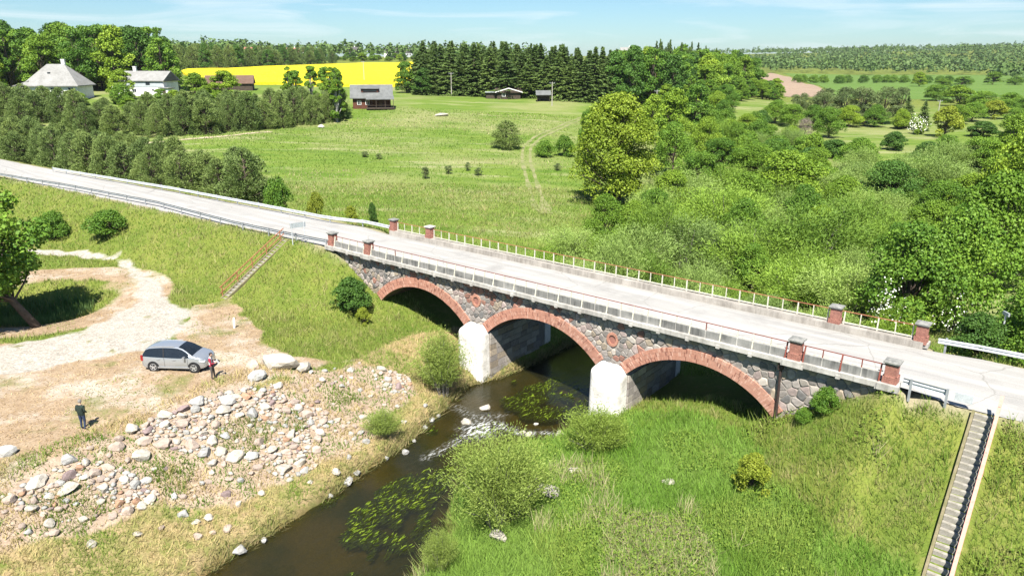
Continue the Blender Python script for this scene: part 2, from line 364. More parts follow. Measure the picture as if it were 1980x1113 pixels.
tag(ground, 'grassy valley ground with embankments, dry parking lot and meadow', 'ground', kind='structure')

# ---------------------------------------------------------------- draped sheets: fields, farm track
def drape(name, poly, step, lift, mat, label, cat, edge=0.):
    poly = np.asarray(poly, float); lo, hi = poly.min(0), poly.max(0)
    bm = bmesh.new(); vs = [bm.verts.new((*p, 0)) for p in poly]; bm.faces.new(vs)
    for ax in (0, 1):
        for v in np.arange(lo[ax] + step, hi[ax], step):
            no = (1, 0, 0) if ax == 0 else (0, 1, 0); co = (v, 0, 0) if ax == 0 else (0, v, 0)
            bmesh.ops.bisect_plane(bm, geom=bm.verts[:] + bm.edges[:] + bm.faces[:], plane_co=co, plane_no=no)
    for v in bm.verts: v.co.z = gz1(v.co.x, v.co.y) + lift
    if edge:
        r = bmesh.ops.extrude_edge_only(bm, edges=[e for e in bm.edges if e.is_boundary])
        for v in [g for g in r['geom'] if isinstance(g, bmesh.types.BMVert)]: v.co.z -= edge
    bmesh.ops.recalc_face_normals(bm, faces=bm.faces)
    me = bpy.data.meshes.new(name); bm.to_mesh(me); bm.free(); me.materials.append(mat)
    return tag(link(name, me), label, cat, kind='structure')
def field_mat(name, c1, c2, sx, sy, rot, bump=.3):
    m, nd, lk = new_mat(name); geo = nd.new('ShaderNodeNewGeometry')
    mpg = N(nd, 'Mapping'); mpg.inputs['Scale'].default_value = (sx, sy, 1); mpg.inputs['Rotation'].default_value = (0, 0, rot); lk.new(geo.outputs['Position'], mpg.inputs['Vector'])
    f = noise(nd, lk, 1., 6, vec=mpg.outputs[0], rough=.65); f2 = noise(nd, lk, .8, 4, vec=geo.outputs['Position'])
    c = mixrgb(nd, lk, ramp(nd, lk, f, .38, .66), c1, c2)
    c = mixrgb(nd, lk, 1., c, ramp(nd, lk, f2, .3, .7, (.8, .8, .8), (1.2, 1.2, 1.2)), 'MULTIPLY')
    return finish(m, nd, lk, c, .95, f2, bump, .3, spec=.05)
drape('rapeseed_field', [(-106, 286), (-128, 303), (-150, 345), (-164, 385), (-158, 470), (-153, 590), (-126, 640), (-84, 690), (-66, 560), (-43.5, 326), (-45, 291), (-57, 287), (-76, 289), (-92, 296)], 8., 1.0,
      field_mat('rapeseed_in_bloom', (.74, .58, .02), (.62, .52, .025), .03, .25, .1), 'bright yellow rapeseed field in full bloom on the hillside', 'field', 1.1)
drape('ploughed_field', [(129, 379), (152, 405), (174, 421), (196, 470), (245, 640), (300, 820), (316, 930), (262, 800), (212, 640), (176, 500), (150, 430)], 10., .25,
      field_mat('bare_soil', (.29, .215, .155), (.24, .175, .125), .05, .3, -.3), 'bare brown ploughed field beside the wood', 'field', .3)
drape('crop_field', [(176, 418), (200, 475), (250, 640), (306, 820), (330, 930), (900, 880), (640, 560), (430, 430), (300, 400), (220, 390)], 14., .12,
      field_mat('young_crop', (.085, .155, .03), (.12, .18, .045), .02, .15, -.3), 'flat green field of young crop in the valley', 'field', .2)
def strip(pl, w0, w1=None, lift=.02, step=1.2, jitter=0.):
    """ribbon of quads following a polyline on the ground"""
    pl = np.asarray(pl, float); seg = np.hypot(*np.diff(pl, axis=0).T); t = np.r_[0, np.cumsum(seg)]
    u = np.arange(0, t[-1], step); x = np.interp(u, t, pl[:, 0]); y = np.interp(u, t, pl[:, 1])
    k = np.ones(7) / 7
    if len(u) > 12: x[3:-3] = np.convolve(x, k, 'valid'); y[3:-3] = np.convolve(y, k, 'valid')
    dx, dy = np.gradient(x), np.gradient(y); L = np.hypot(dx, dy); nx_, ny_ = -dy / L, dx / L
    w = np.full(len(u), w0) * (1 + jitter * (vnoise(u, u * 0, 2.5, 31) - .5))
    V = []
    for off in (-1, -.33, .33, 1): V.append(np.c_[x + nx_ * w * off / 2, y + ny_ * w * off / 2])
    V = np.stack(V, 1).reshape(-1, 2); Z = gz(V[:, 0], V[:, 1]) + lift
    n = len(u); F = [(i * 4 + k_, i * 4 + k_ + 1, i * 4 + k_ + 5, i * 4 + k_ + 4) for i in range(n - 1) for k_ in range(3)]
    return np.c_[V, Z], F
mat_rut = simple('worn_track_earth', (.24, .225, .11), (.13, .165, .04), .6, .95, .4, .05)
mt = [(3.6, 97.0), (3.7, 103.4), (3.2, 117.5), (2.6, 136.7), (3.0, 150.6), (5.7, 164.2), (10.6, 179.5), (16.4, 197.6), (22.1, 212.9)]
Vt, Ft = [], []
for off in (-.75, .75):
    v, f = strip([(a + off, b) for a, b in mt], .62, lift=.05, jitter=1.2); Ft += [tuple(i + len(Vt) for i in q) for q in f]; Vt += v.tolist()
v, f = strip([(4.6, 94.5), (4.2, 97), (3.7, 101)], 2.0, lift=.045, step=.8, jitter=.8); Ft += [tuple(i + len(Vt) for i in q) for q in f]; Vt += v.tolist()
tag(link('farm_track', mesh_from('farm_track', Vt, Ft, [mat_rut], smooth=True)), 'two worn wheel ruts of a farm track curving through the meadow', 'track', kind='structure')
mat_sand = simple('sandy_path', (.45, .38, .26), (.35, .28, .18), .8, .95)
v, f = strip([(-78, 149), (-70.5, 153.2), (-62, 161), (-55, 170)], 1.8, lift=.06, jitter=1.)
tag(link('sandy_path', mesh_from('sandy_path', v, f, [mat_sand])), 'pale sandy path along the foot of the pine row', 'path', kind='structure')

# ---------------------------------------------------------------- road
def road_material():
    m, nd, lk = new_mat('bleached_asphalt'); geo = nd.new('ShaderNodeNewGeometry'); P = geo.outputs['Position']
    mpg = N(nd, 'Mapping'); mpg.inputs['Rotation'].default_value = (0, 0, math.radians(39.1)); lk.new(P, mpg.inputs['Vector'])
    sc = N(nd, 'Mapping'); sc.inputs['Scale'].default_value = (.06, 1.1, 1); lk.new(mpg.outputs[0], sc.inputs['Vector'])
    st = noise(nd, lk, 1.3, 5, vec=sc.outputs[0]); f = noise(nd, lk, .35, 5, vec=P); fn = noise(nd, lk, 18, 3, vec=P)
    c = mixrgb(nd, lk, ramp(nd, lk, st, .35, .65), (.30, .288, .265), (.385, .37, .345))
    c = mixrgb(nd, lk, ramp(nd, lk, f, .55, .75), c, (.255, .245, .228))
    wv = noise(nd, lk, .9, 4, vec=sc.outputs[0]); c = mixrgb(nd, lk, ramp(nd, lk, wv, .55, .7), c, (.27, .26, .245))
    cr_ = N(nd, 'TexVoronoi', feature='DISTANCE_TO_EDGE', Scale=.16); dv = noise(nd, lk, .8, 4, vec=P, out='Color')
    lk.new(mixrgb(nd, lk, .25, P, dv, 'LINEAR_LIGHT'), cr_.inputs['Vector'])
    c = mixrgb(nd, lk, ramp(nd, lk, cr_.outputs['Distance'], .0015, .006, (.75, .75, .75), (0, 0, 0)), c, (.2, .19, .17))
    c = mixrgb(nd, lk, .3, c, mixrgb(nd, lk, 1., c, ramp(nd, lk, fn, .3, .7, (.6, .6, .6), (1.35, 1.35, 1.35)), 'MULTIPLY'))
    return finish(m, nd, lk, c, .8, fn, .2, .02, spec=.3)
cl = [tuple(p) for p in (road_left[::-1] + road_right)]
cl = np.array(cl); seg = np.hypot(*np.diff(cl, axis=0).T); tt = np.r_[0, np.cumsum(seg)]; u = np.arange(0, tt[-1], 2.)
rx, ry = np.interp(u, tt, cl[:, 0]), np.interp(u, tt, cl[:, 1]); k = np.ones(9) / 9; rx[4:-4] = np.convolve(rx, k, 'valid'); ry[4:-4] = np.convolve(ry, k, 'valid')
dx, dy = np.gradient(rx), np.gradient(ry); L = np.hypot(dx, dy); px_, py_ = -dy / L, dx / L
sb = (rx - BO[0]) * BE[0] + (ry - BO[1]) * BE[1]
onb = sstep(-3, -.5, sb) * (1 - sstep(45, 48, sb))
hw = 3.55 - .42 * onb
off = np.array([-1, -.85, -.5, 0, .5, .85, 1]); crown = np.array([-.06, -.03, 0.02, .04, .02, -.03, -.06]); 
RV = np.stack([np.c_[rx + px_ * hw * o, ry + py_ * hw * o, np.full(len(u), ROADZ + cz)] for o, cz in zip(off, crown)], 1).reshape(-1, 3)
wob_ = (vnoise(RV[:, 0], RV[:, 1], 1.2, 41) - .5) * .5
edge_ = np.tile(np.array([1, 0, 0, 0, 0, 0, 1]), len(u)) * np.repeat(1 - onb, 7)
RV[:, 0] += wob_ * edge_ * np.repeat(px_, 7); RV[:, 1] += wob_ * edge_ * np.repeat(py_, 7)
RF = [(i * 7 + j, i * 7 + j + 1, i * 7 + j + 8, i * 7 + j + 7) for i in range(len(u) - 1) for j in range(6)]
tag(link('road', mesh_from('road', RV, RF, [road_material()], smooth=True)), 'pale bleached asphalt road running across the bridge', 'road', kind='structure')

# ---------------------------------------------------------------- river water
def water_material():
    m, nd, lk = new_mat('river_water'); geo = nd.new('ShaderNodeNewGeometry'); P = geo.outputs['Position']
    mpg = N(nd, 'Mapping'); mpg.inputs['Rotation'].default_value = (0, 0, -.95); lk.new(P, mpg.inputs['Vector'])
    st = N(nd, 'Mapping'); st.inputs['Scale'].default_value = (.55, 1.6, 1); lk.new(mpg.outputs[0], st.inputs['Vector'])
    rip = noise(nd, lk, 1.7, 5, vec=st.outputs[0], rough=.6); fo = N(nd, 'Attribute', attribute_name='foam').outputs['Fac']
    st2 = N(nd, 'Mapping'); st2.inputs['Scale'].default_value = (1.2, 3.2, 1); lk.new(mpg.outputs[0], st2.inputs['Vector'])
    fn = noise(nd, lk, 2.2, 6, vec=st2.outputs[0], rough=.75)
    mul = N(nd, 'Math', operation='MULTIPLY'); lk.new(fo, mul.inputs[0]); lk.new(ramp(nd, lk, fn, .49, .60), mul.inputs[1])
    b1 = N(nd, 'Bump', Strength=.32, Distance=.12); lk.new(rip, b1.inputs['Height'])
    b2 = N(nd, 'Bump', Distance=.3); lk.new(fn, b2.inputs['Height']); lk.new(fo, b2.inputs['Strength']); lk.new(b1.outputs[0], b2.inputs['Normal'])
    gl = N(nd, 'BsdfGlossy', Roughness=.06); lk.new(b2.outputs[0], gl.inputs['Normal']); gl.inputs['Color'].default_value = (1, 1, 1, 1)
    tr = nd.new('ShaderNodeBsdfTransparent'); tr.inputs['Color'].default_value = (.50, .49, .27, 1)
    turb = nd.new('ShaderNodeBsdfDiffuse'); turb.inputs['Color'].default_value = (.030, .030, .012, 1)
    body = N(nd, 'MixShader', Fac=.35); lk.new(tr.outputs[0], body.inputs[1]); lk.new(turb.outputs[0], body.inputs[2])
    fr = N(nd, 'Fresnel', IOR=1.33); lk.new(b2.outputs[0], fr.inputs['Normal'])
    mx = nd.new('ShaderNodeMixShader'); lk.new(fr.outputs[0], mx.inputs[0]); lk.new(body.outputs[0], mx.inputs[1]); lk.new(gl.outputs[0], mx.inputs[2])
    df = nd.new('ShaderNodeBsdfDiffuse'); df.inputs['Color'].default_value = (.75, .76, .74, 1)
    m2 = nd.new('ShaderNodeMixShader'); lk.new(mul.outputs[0], m2.inputs[0]); lk.new(mx.outputs[0], m2.inputs[1]); lk.new(df.outputs[0], m2.inputs[2])
    o = nd.new('ShaderNodeOutputMaterial'); lk.new(m2.outputs[0], o.inputs[0]); return m
wx = np.arange(-34, 40, .35); wy = np.arange(6, 92, .35); WX, WY = np.meshgrid(wx, wy); wxr, wyr = WX.ravel(), WY.ravel()
def foamf(x, y):
    a = .8 * np.exp(-(((x + 2.0) / 1.0) ** 2 + ((y - 42.9) / 1.0) ** 2)) * 1.25
    a += np.exp(-pdist(x, y, [(-1.3, 43.8), (.6, 42.4), (2.9, 42.3)]) ** 2 / .07) * .6
    a += np.exp(-pdist(x, y, [(-2.2, 43.2), (-4.1, 40.6), (-5.2, 39.4)]) ** 2 / .08) * .45
    return np.clip(a + np.exp(-pdist(x, y, [(-4, 46.2), (-2.6, 44.6), (-.6, 44.9)]) ** 2 / .1) * .25, 0, 1)
fm = foamf(wxr, wyr)
wz = WATER + .02 * (vnoise(wxr, wyr, 1.1, 51) - .5) + fm * .16 * (vnoise(wxr, wyr, .55, 52) - .4)
keep = (pdist(wxr, wyr, LBANK) < 1.2) | (pdist(wxr, wyr, RBANK) < 1.2) | inside(wxr, wyr, RIVER); kp = keep.reshape(WX.shape)
cells = kp[:-1, :-1] & kp[1:, :-1] & kp[:-1, 1:] & kp[1:, 1:]
jj, ii = np.nonzero(cells); q = jj * len(wx) + ii
q4 = np.stack([q, q + 1, q + 1 + len(wx), q + len(wx)], 1); uq, inv = np.unique(q4.ravel(), return_inverse=True)
tag(link('river', mesh_from('river', np.c_[wxr, wyr, wz][uq], inv.reshape(-1, 4), [water_material()], {'foam': fm[uq]}, smooth=True)), 'dark brown river with a small white rapid below the bridge', 'river', kind='structure')

# ================================================================ bridge (local frame: x along the bridge, y across it away from the near face, z up)
rng = np.random.default_rng(7); random.seed(7)
STONE = [simple('granite_' + n_, a, b, 5., .85, .5, .03, objvar=.22) for n_, a, b in (
    ('grey', (.32, .285, .255), (.225, .20, .18)), ('dark', (.18, .172, .162), (.125, .12, .113)), ('pink', (.37, .295, .265), (.27, .215, .195)),
    ('pale', (.42, .38, .33), (.32, .28, .24)), ('red', (.33, .17, .125), (.24, .13, .10)), ('buff', (.37, .30, .22), (.26, .22, .17)))]
M_MORTAR = simple('lime_mortar', (.37, .325, .275), (.25, .22, .19), 4., .95, .5, .03)
M_BRICK = simple('red_brick', (.47, .235, .165), (.38, .18, .125), 2.2, .9, .4, .02)
M_BRICK2 = simple('brick_dark', (.30, .125, .085), (.22, .095, .07), 2.2, .9, .4, .02); M_BRICK3 = simple('brick_pale', (.56, .33, .25), (.46, .26, .19), 2.2, .9, .4, .02)
M_BRICKP = simple('pillar_brick', (.37, .17, .125), (.26, .115, .09), 4., .9, .4, .02)
M_BMORTAR = simple('brick_mortar', (.45, .33, .26), (.36, .27, .22), 6., .95)
M_PLASTER = simple('white_plaster', (.72, .69, .63), (.46, .43, .375), 1.1, .9, .6, .05, lo=.48, hi=.7)
M_CAP = simple('weathered_cap', (.27, .265, .24), (.15, .15, .14), 5., .9, .5, .03)
def concrete_streaked(name, c1, c2):
    m, nd, lk = new_mat(name); t = nd.new('ShaderNodeTexCoord')
    mp_ = N(nd, 'Mapping'); mp_.inputs['Scale'].default_value = (3.2, 3.2, .25); lk.new(t.outputs['Object'], mp_.inputs['Vector'])
    f = noise(nd, lk, 1.6, 5, vec=mp_.outputs[0]); fn = noise(nd, lk, 20, 3); b = noise(nd, lk, .7, 3)
    c = mixrgb(nd, lk, ramp(nd, lk, f, .36, .64), c1, c2); c = mixrgb(nd, lk, ramp(nd, lk, b, .45, .7), c, tuple(v * 1.25 for v in c2))
    c = mixrgb(nd, lk, .3, c, mixrgb(nd, lk, 1., c, ramp(nd, lk, fn, .3, .7, (.6,) * 3, (1.4,) * 3), 'MULTIPLY'))
    return finish(m, nd, lk, c, .92, fn, .3, .02, spec=.2)
M_PANEL = concrete_streaked('parapet_concrete', (.085, .085, .08), (.22, .215, .20))
M_CONC = concrete_streaked('cornice_concrete', (.27, .255, .23), (.40, .38, .345))
M_KERB = concrete_streaked('kerb_concrete', (.21, .19, .165), (.31, .285, .25))
M_WPAINT = simple('old_white_paint', (.62, .60, .50), (.45, .42, .33), 9., .7)
M_RUST = simple('rust_red_paint', (.25, .06, .04), (.16, .05, .035), 8., .7)
M_RUSTO = simple('orange_rusty_paint', (.38, .155, .08), (.27, .11, .06), 5., .75)
M_PIPE = simple('brown_pipe', (.055, .035, .03), (.04, .028, .025), 6., .6)
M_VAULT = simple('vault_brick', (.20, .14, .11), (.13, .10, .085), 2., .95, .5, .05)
M_RUBBLE = simple('rubble_in_mortar', (.30, .27, .235), (.19, .175, .16), 2.4, .95, .8, .08)

AXZ = math.atan2(BE[1], BE[0])
bridge = tag(empty('stone_arch_bridge', (BO[0], BO[1], 0), AXZ), 'old three-arched fieldstone road bridge with red brick arch rings', 'bridge')
BLEN = 44.75; BW = 6.9
ARC = [10.8, 22.62, 34.42]; HALF, RISE, SPR = 4.72, 2.0, -.13
RI = (HALF ** 2 + RISE ** 2) / (2 * RISE); CZ_ = SPR + RISE - RI; RO = RI + .76; ANG = math.asin(HALF / RI)
F0 = -.04
def intr(x):
    for c in ARC:
        if abs(x - c) < HALF - 1e-6: return CZ_ + math.sqrt(RI ** 2 - (x - c) ** 2)
    return None
# spandrel core
xs = sorted(set([0., BLEN] + [c + sgn * HALF for c in ARC for sgn in (-1, 1)] + list(np.arange(0, BLEN, .3))))
mb = MB(); TOP = 3.34
for a, b in zip(xs[:-1], xs[1:]):
    mid = (a + b) / 2; op = intr(mid)
    def zb(x):
        if op is None: return -5.5
        c = min(ARC, key=lambda q: abs(q - mid)); return CZ_ + math.sqrt(max(RI ** 2 - (x - c) ** 2, (CZ_ - SPR) ** 2))
    for yy in (F0, BW - F0): mb.add([(a, yy, zb(a)), (b, yy, zb(b)), (b, yy, TOP), (a, yy, TOP)], [(0, 1, 2, 3)])
for x in (0., BLEN): mb.add([(x, F0, -5.5), (x, BW - F0, -5.5), (x, BW - F0, TOP), (x, F0, TOP)], [(0, 1, 2, 3)])
mb.obj('spandrel_wall', M_MORTAR, bridge)
# pier and abutment sides under the springings, vault soffits
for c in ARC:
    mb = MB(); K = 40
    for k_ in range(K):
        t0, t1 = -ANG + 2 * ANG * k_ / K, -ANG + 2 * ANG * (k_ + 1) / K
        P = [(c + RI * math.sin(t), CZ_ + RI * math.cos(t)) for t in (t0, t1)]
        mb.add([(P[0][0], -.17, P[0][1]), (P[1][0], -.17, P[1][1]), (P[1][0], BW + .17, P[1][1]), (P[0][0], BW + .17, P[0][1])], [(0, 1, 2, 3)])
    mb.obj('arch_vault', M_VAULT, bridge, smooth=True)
    for sg in (-1, 1):
        x = c + sg * HALF; mb = MB(); mb.add([(x, F0, -5.5), (x, BW - F0, -5.5), (x, BW - F0, SPR), (x, F0, SPR)], [(0, 1, 2, 3)]); mb.obj('pier_side_wall', M_RUBBLE, bridge)
# brick arch rings: every brick real, too thin to pick apart singly
for c in ARC:
    mbm = MB(); K = 48
    for k_ in range(K):
        t0, t1 = -ANG + 2 * ANG * k_ / K, -ANG + 2 * ANG * (k_ + 1) / K
        q = [(c + r * math.sin(t), CZ_ + r * math.cos(t)) for t, r in ((t0, RI + .01), (t1, RI + .01), (t1, RO - .015), (t0, RO - .015))]
        mbm.add([(x, y, z) for y in (-.165, .2) for x, z in q], [(0, 1, 2, 3), (3, 2, 6, 7), (0, 4, 5, 1)])
    ring = mbm.obj('arch_ring', M_BMORTAR, bridge)
    mbb = MB(); rows = [(RI + .002, RI + .255), (RI + .265, RI + .505), (RI + .515, RO)]
    for ri, (r0, r1) in enumerate(rows):
        nb = int(2 * ANG * (r0 + r1) / 2 / .088)
        for k_ in range(nb):
            st = 2 * ANG / nb; g_ = .010 / r0; t0 = -ANG + st * k_ + g_; t1 = -ANG + st * (k_ + 1) - g_
            y0 = -.185 + rng.uniform(-.012, .012); y1 = .02
            q = [(c + r * math.sin(t), CZ_ + r * math.cos(t)) for t, r in ((t0, r0), (t1, r0), (t1, r1), (t0, r1))]
            mbb.m = int(rng.choice(3, p=[.76, .10, .14])); mbb.add([(x, y0, z) for x, z in q] + [(x, y1, z) for x, z in q], [(0, 1, 2, 3), (0, 4, 5, 1), (1, 5, 6, 2), (2, 6, 7, 3), (3, 7, 4, 0)])
    tag(mbb.obj('ring_bricks', [M_BRICK, M_BRICK2, M_BRICK3], ring), kind='stuff')
# niches
NICHE = [(16.7, 2.05), (28.5, 1.9)]
for nx0, nz0 in NICHE:
    mb = MB()
    for k_ in range(18):
        t0, t1 = 2 * math.pi * k_ / 18 + .02, 2 * math.pi * (k_ + 1) / 18 - .02
        q = [(nx0 + r * math.sin(t), nz0 + r * 1.12 * math.cos(t)) for t, r in ((t0, .27), (t1, .27), (t1, .43), (t0, .43))]
        mb.add([(x, y, z) for y in (-.13, .1) for x, z in q], [(0, 1, 2, 3), (0, 4, 5, 1), (1, 5, 6, 2), (2, 6, 7, 3), (3, 7, 4, 0)])
    ni = mb.obj('round_niche', M_BRICK, bridge)
    mb = MB(); mb.add([(nx0 + .29 * math.sin(t), -.046, nz0 + .32 * math.cos(t)) for t in np.linspace(0, 2 * math.pi, 20, endpoint=False)], [tuple(range(20))]); mb.obj('niche_back', M_BRICKP, ni)
# fieldstones: Voronoi cells of scattered seeds
seeds = []
tries = rng.uniform((.1, -3.6), (BLEN - .1, 3.42), (60000, 2))
cellg = {}
def local_ground(s): p = bp(s, -.3); return gz1(*p)
gcol = {i: local_ground(i * .5) for i in range(-1, 92)}
def rmin(x, z): return .27 if x < 30 else .34
for x, z in tries:
    if z < gcol[int(round(x / .5))] - .7: continue
    r = rmin(x, z) * (.82 + .36 * vnoise(np.array([x]), np.array([z]), .9, 61)[0]); key = (int(x // .6), int(z // .6)); ok = True
    for i in range(-1, 2):
        for j in range(-1, 2):
            for p in cellg.get((key[0] + i, key[1] + j), ()):
                if (p[0] - x) ** 2 + (p[1] - z) ** 2 < r * r: ok = False; break
            if not ok: break
        if not ok: break
    if ok: cellg.setdefault(key, []).append((x, z)); seeds.append((x, z))
    if len(seeds) > 1300: break
seeds = np.array(seeds)
def clip(poly, a, b, c):   # keep a*x+b*z<=c
    out = []
    for i in range(len(poly)):
        p, q = poly[i], poly[(i + 1) % len(poly)]; dp = a * p[0] + b * p[1] - c; dq = a * q[0] + b * q[1] - c
        if dp <= 0: out.append(p)
        if dp * dq < 0: t = dp / (dp - dq); out.append((p[0] + t * (q[0] - p[0]), p[1] + t * (q[1] - p[1])))
    return out
def stone_ok(x, z):
    for c in ARC:
        if abs(x - c) < HALF + .35 and z < .35: return False
        if math.hypot(x - c, z - CZ_) < RO - .1 and abs(x - c) < RO * math.sin(ANG) + .1 and z > SPR - .1: return False
    for c in (16.71, 28.52):
        if abs(x - c) < 1.3 and z < .15: return False
    return all(math.hypot(x - a, z - b) > .5 for a, b in NICHE)
stones = []
for i, (x, z) in enumerate(seeds):
    if not stone_ok(x, z) : continue
    d = np.hypot(seeds[:, 0] - x, seeds[:, 1] - z); nb = np.argsort(d)[1:16]
    poly = [(x - .6, z - .6), (x + .6, z - .6), (x + .6, z + .6), (x - .6, z + .6)]
    for j in nb:
        if d[j] > 1.4: break
        a, b = seeds[j] - seeds[i]; poly = clip(poly, a, b, (a * (seeds[i, 0] + seeds[j, 0]) + b * (seeds[i, 1] + seeds[j, 1])) / 2)
        if len(poly) < 3: break
    poly = clip(poly, 0, 1, 3.33); poly = clip(poly, -1, 0, -.02); poly = clip(poly, 1, 0, BLEN - .02) if len(poly) >= 3 else poly
    if len(poly) < 3: continue
    P = np.array(poly); cc = P.mean(0); P = cc + (P - cc) * (1 - .024 / max(.1, np.hypot(*(P - cc).T).mean()))
    Q = []
    for a, b in zip(P, np.roll(P, -1, 0)): Q += [a * .8 + b * .2, a * .2 + b * .8]
    Q = np.array(Q); area = .5 * abs(np.dot(Q[:, 0], np.roll(Q[:, 1], 1)) - np.dot(Q[:, 1], np.roll(Q[:, 0], 1)))
    if area > .012: stones.append((area / (math.hypot(*(bp(cc[0]))) ** 2), Q, cc))
stones.sort(key=lambda t: -t[0])
W6 = np.array([.36, .15, .15, .16, .04, .14])
def stone_geo(Q, cc, yb=-.035):
    n = len(Q); h = rng.uniform(.035, .085); tilt = rng.uniform(-.05, .05, 2)
    V = [(x - cc[0], yb, z - cc[1]) for x, z in Q]
    for sc, hh in ((.97, .6), (.82, 1.)):
        V += [((x - cc[0]) * sc, yb - h * hh - (tilt[0] * (x - cc[0]) + tilt[1] * (z - cc[1])) * hh + rng.uniform(-.006, .006), (z - cc[1]) * sc) for x, z in Q]
    V.append((0, yb - h * 1.08, 0)); F = []
    for k_ in (0, n): F += [(k_ + i, k_ + (i + 1) % n, k_ + n + (i + 1) % n, k_ + n + i) for i in range(n)]
    F += [(2 * n + i, 2 * n + (i + 1) % n, 3 * n) for i in range(n)]
    return V, F
rest = MB()
for k_, (a_, Q, cc) in enumerate(stones):
    V, F = stone_geo(Q, cc); mi = int(rng.choice(6, p=W6))
    if vnoise(np.array([cc[0]]), np.array([cc[1]]), 2.2, 66)[0] > .72 and rng.random() < .3: mi = 4
    if k_ < 300: link('stone', mesh_from('stone', V, F, [STONE[mi]]), bridge, loc=(cc[0], 0, cc[1]))
    else: rest.m = mi; rest.add([(x + cc[0], y, z + cc[1]) for x, y, z in V], F)
if rest.V: tag(rest.obj('small_stones', STONE, bridge), kind='stuff')
# coursed blocks on the lit flank of the pier
for c, sg in ((ARC[1] - HALF, 1), (ARC[2] - HALF, 1)):
    z = -4.6
    while z < SPR - .3:
        h = rng.uniform(.38, .55); y = -.02
        while y < 5.5:
            w = rng.uniform(.6, 1.1); mb = MB(); mb.box((c + .04 + rng.uniform(0, .025), y + w / 2, z + h / 2), (.12, w - .04, h - .04))
            mb.obj('stone_block', STONE[int(rng.choice([0, 3, 5, 3]))], bridge); y += w
        z += h
# piers: white plastered round cutwaters
for c in (16.71, 28.52):
    for sg in (-1, 1):
        mb = MB(); prof = [(-5.2, 1.0, 1.16), (-3.2, .99, 1.14), (-1.2, .985, 1.12), (-.55, .98, 1.1), (-.32, .965, 1.07), (-.18, .93, 1.0), (-.04, .85, .74), (.12, .75, .40), (.24, .62, .1), (.26, .5, .03)]
        K = 20; V = []; y0 = F0 if sg < 0 else BW - F0
        for zi, (z, hw_, dp) in enumerate(prof):
            for k_ in range(K + 1):
                t = math.pi * k_ / K; bul = rng.uniform(-.02, .02)
                cx_ = abs(math.cos(t)) ** .4 * (1 if math.cos(t) >= 0 else -1); sy_ = abs(math.sin(t)) ** .42
                V.append((c - cx_ * (hw_ * 1.2 + bul), y0 + sg * sy_ * (dp + bul), z))
        F = [(i * (K + 1) + k_, i * (K + 1) + k_ + 1, (i + 1) * (K + 1) + k_ + 1, (i + 1) * (K + 1) + k_) for i in range(len(prof) - 1) for k_ in range(K)]
        F.append(tuple(range((len(prof) - 1) * (K + 1), len(prof) * (K + 1))))
        mb.add(V, F); p_ = mb.obj('pier_cutwater', M_PLASTER, bridge, smooth=True); p_['label'] = 'white plastered rounded pier nose'
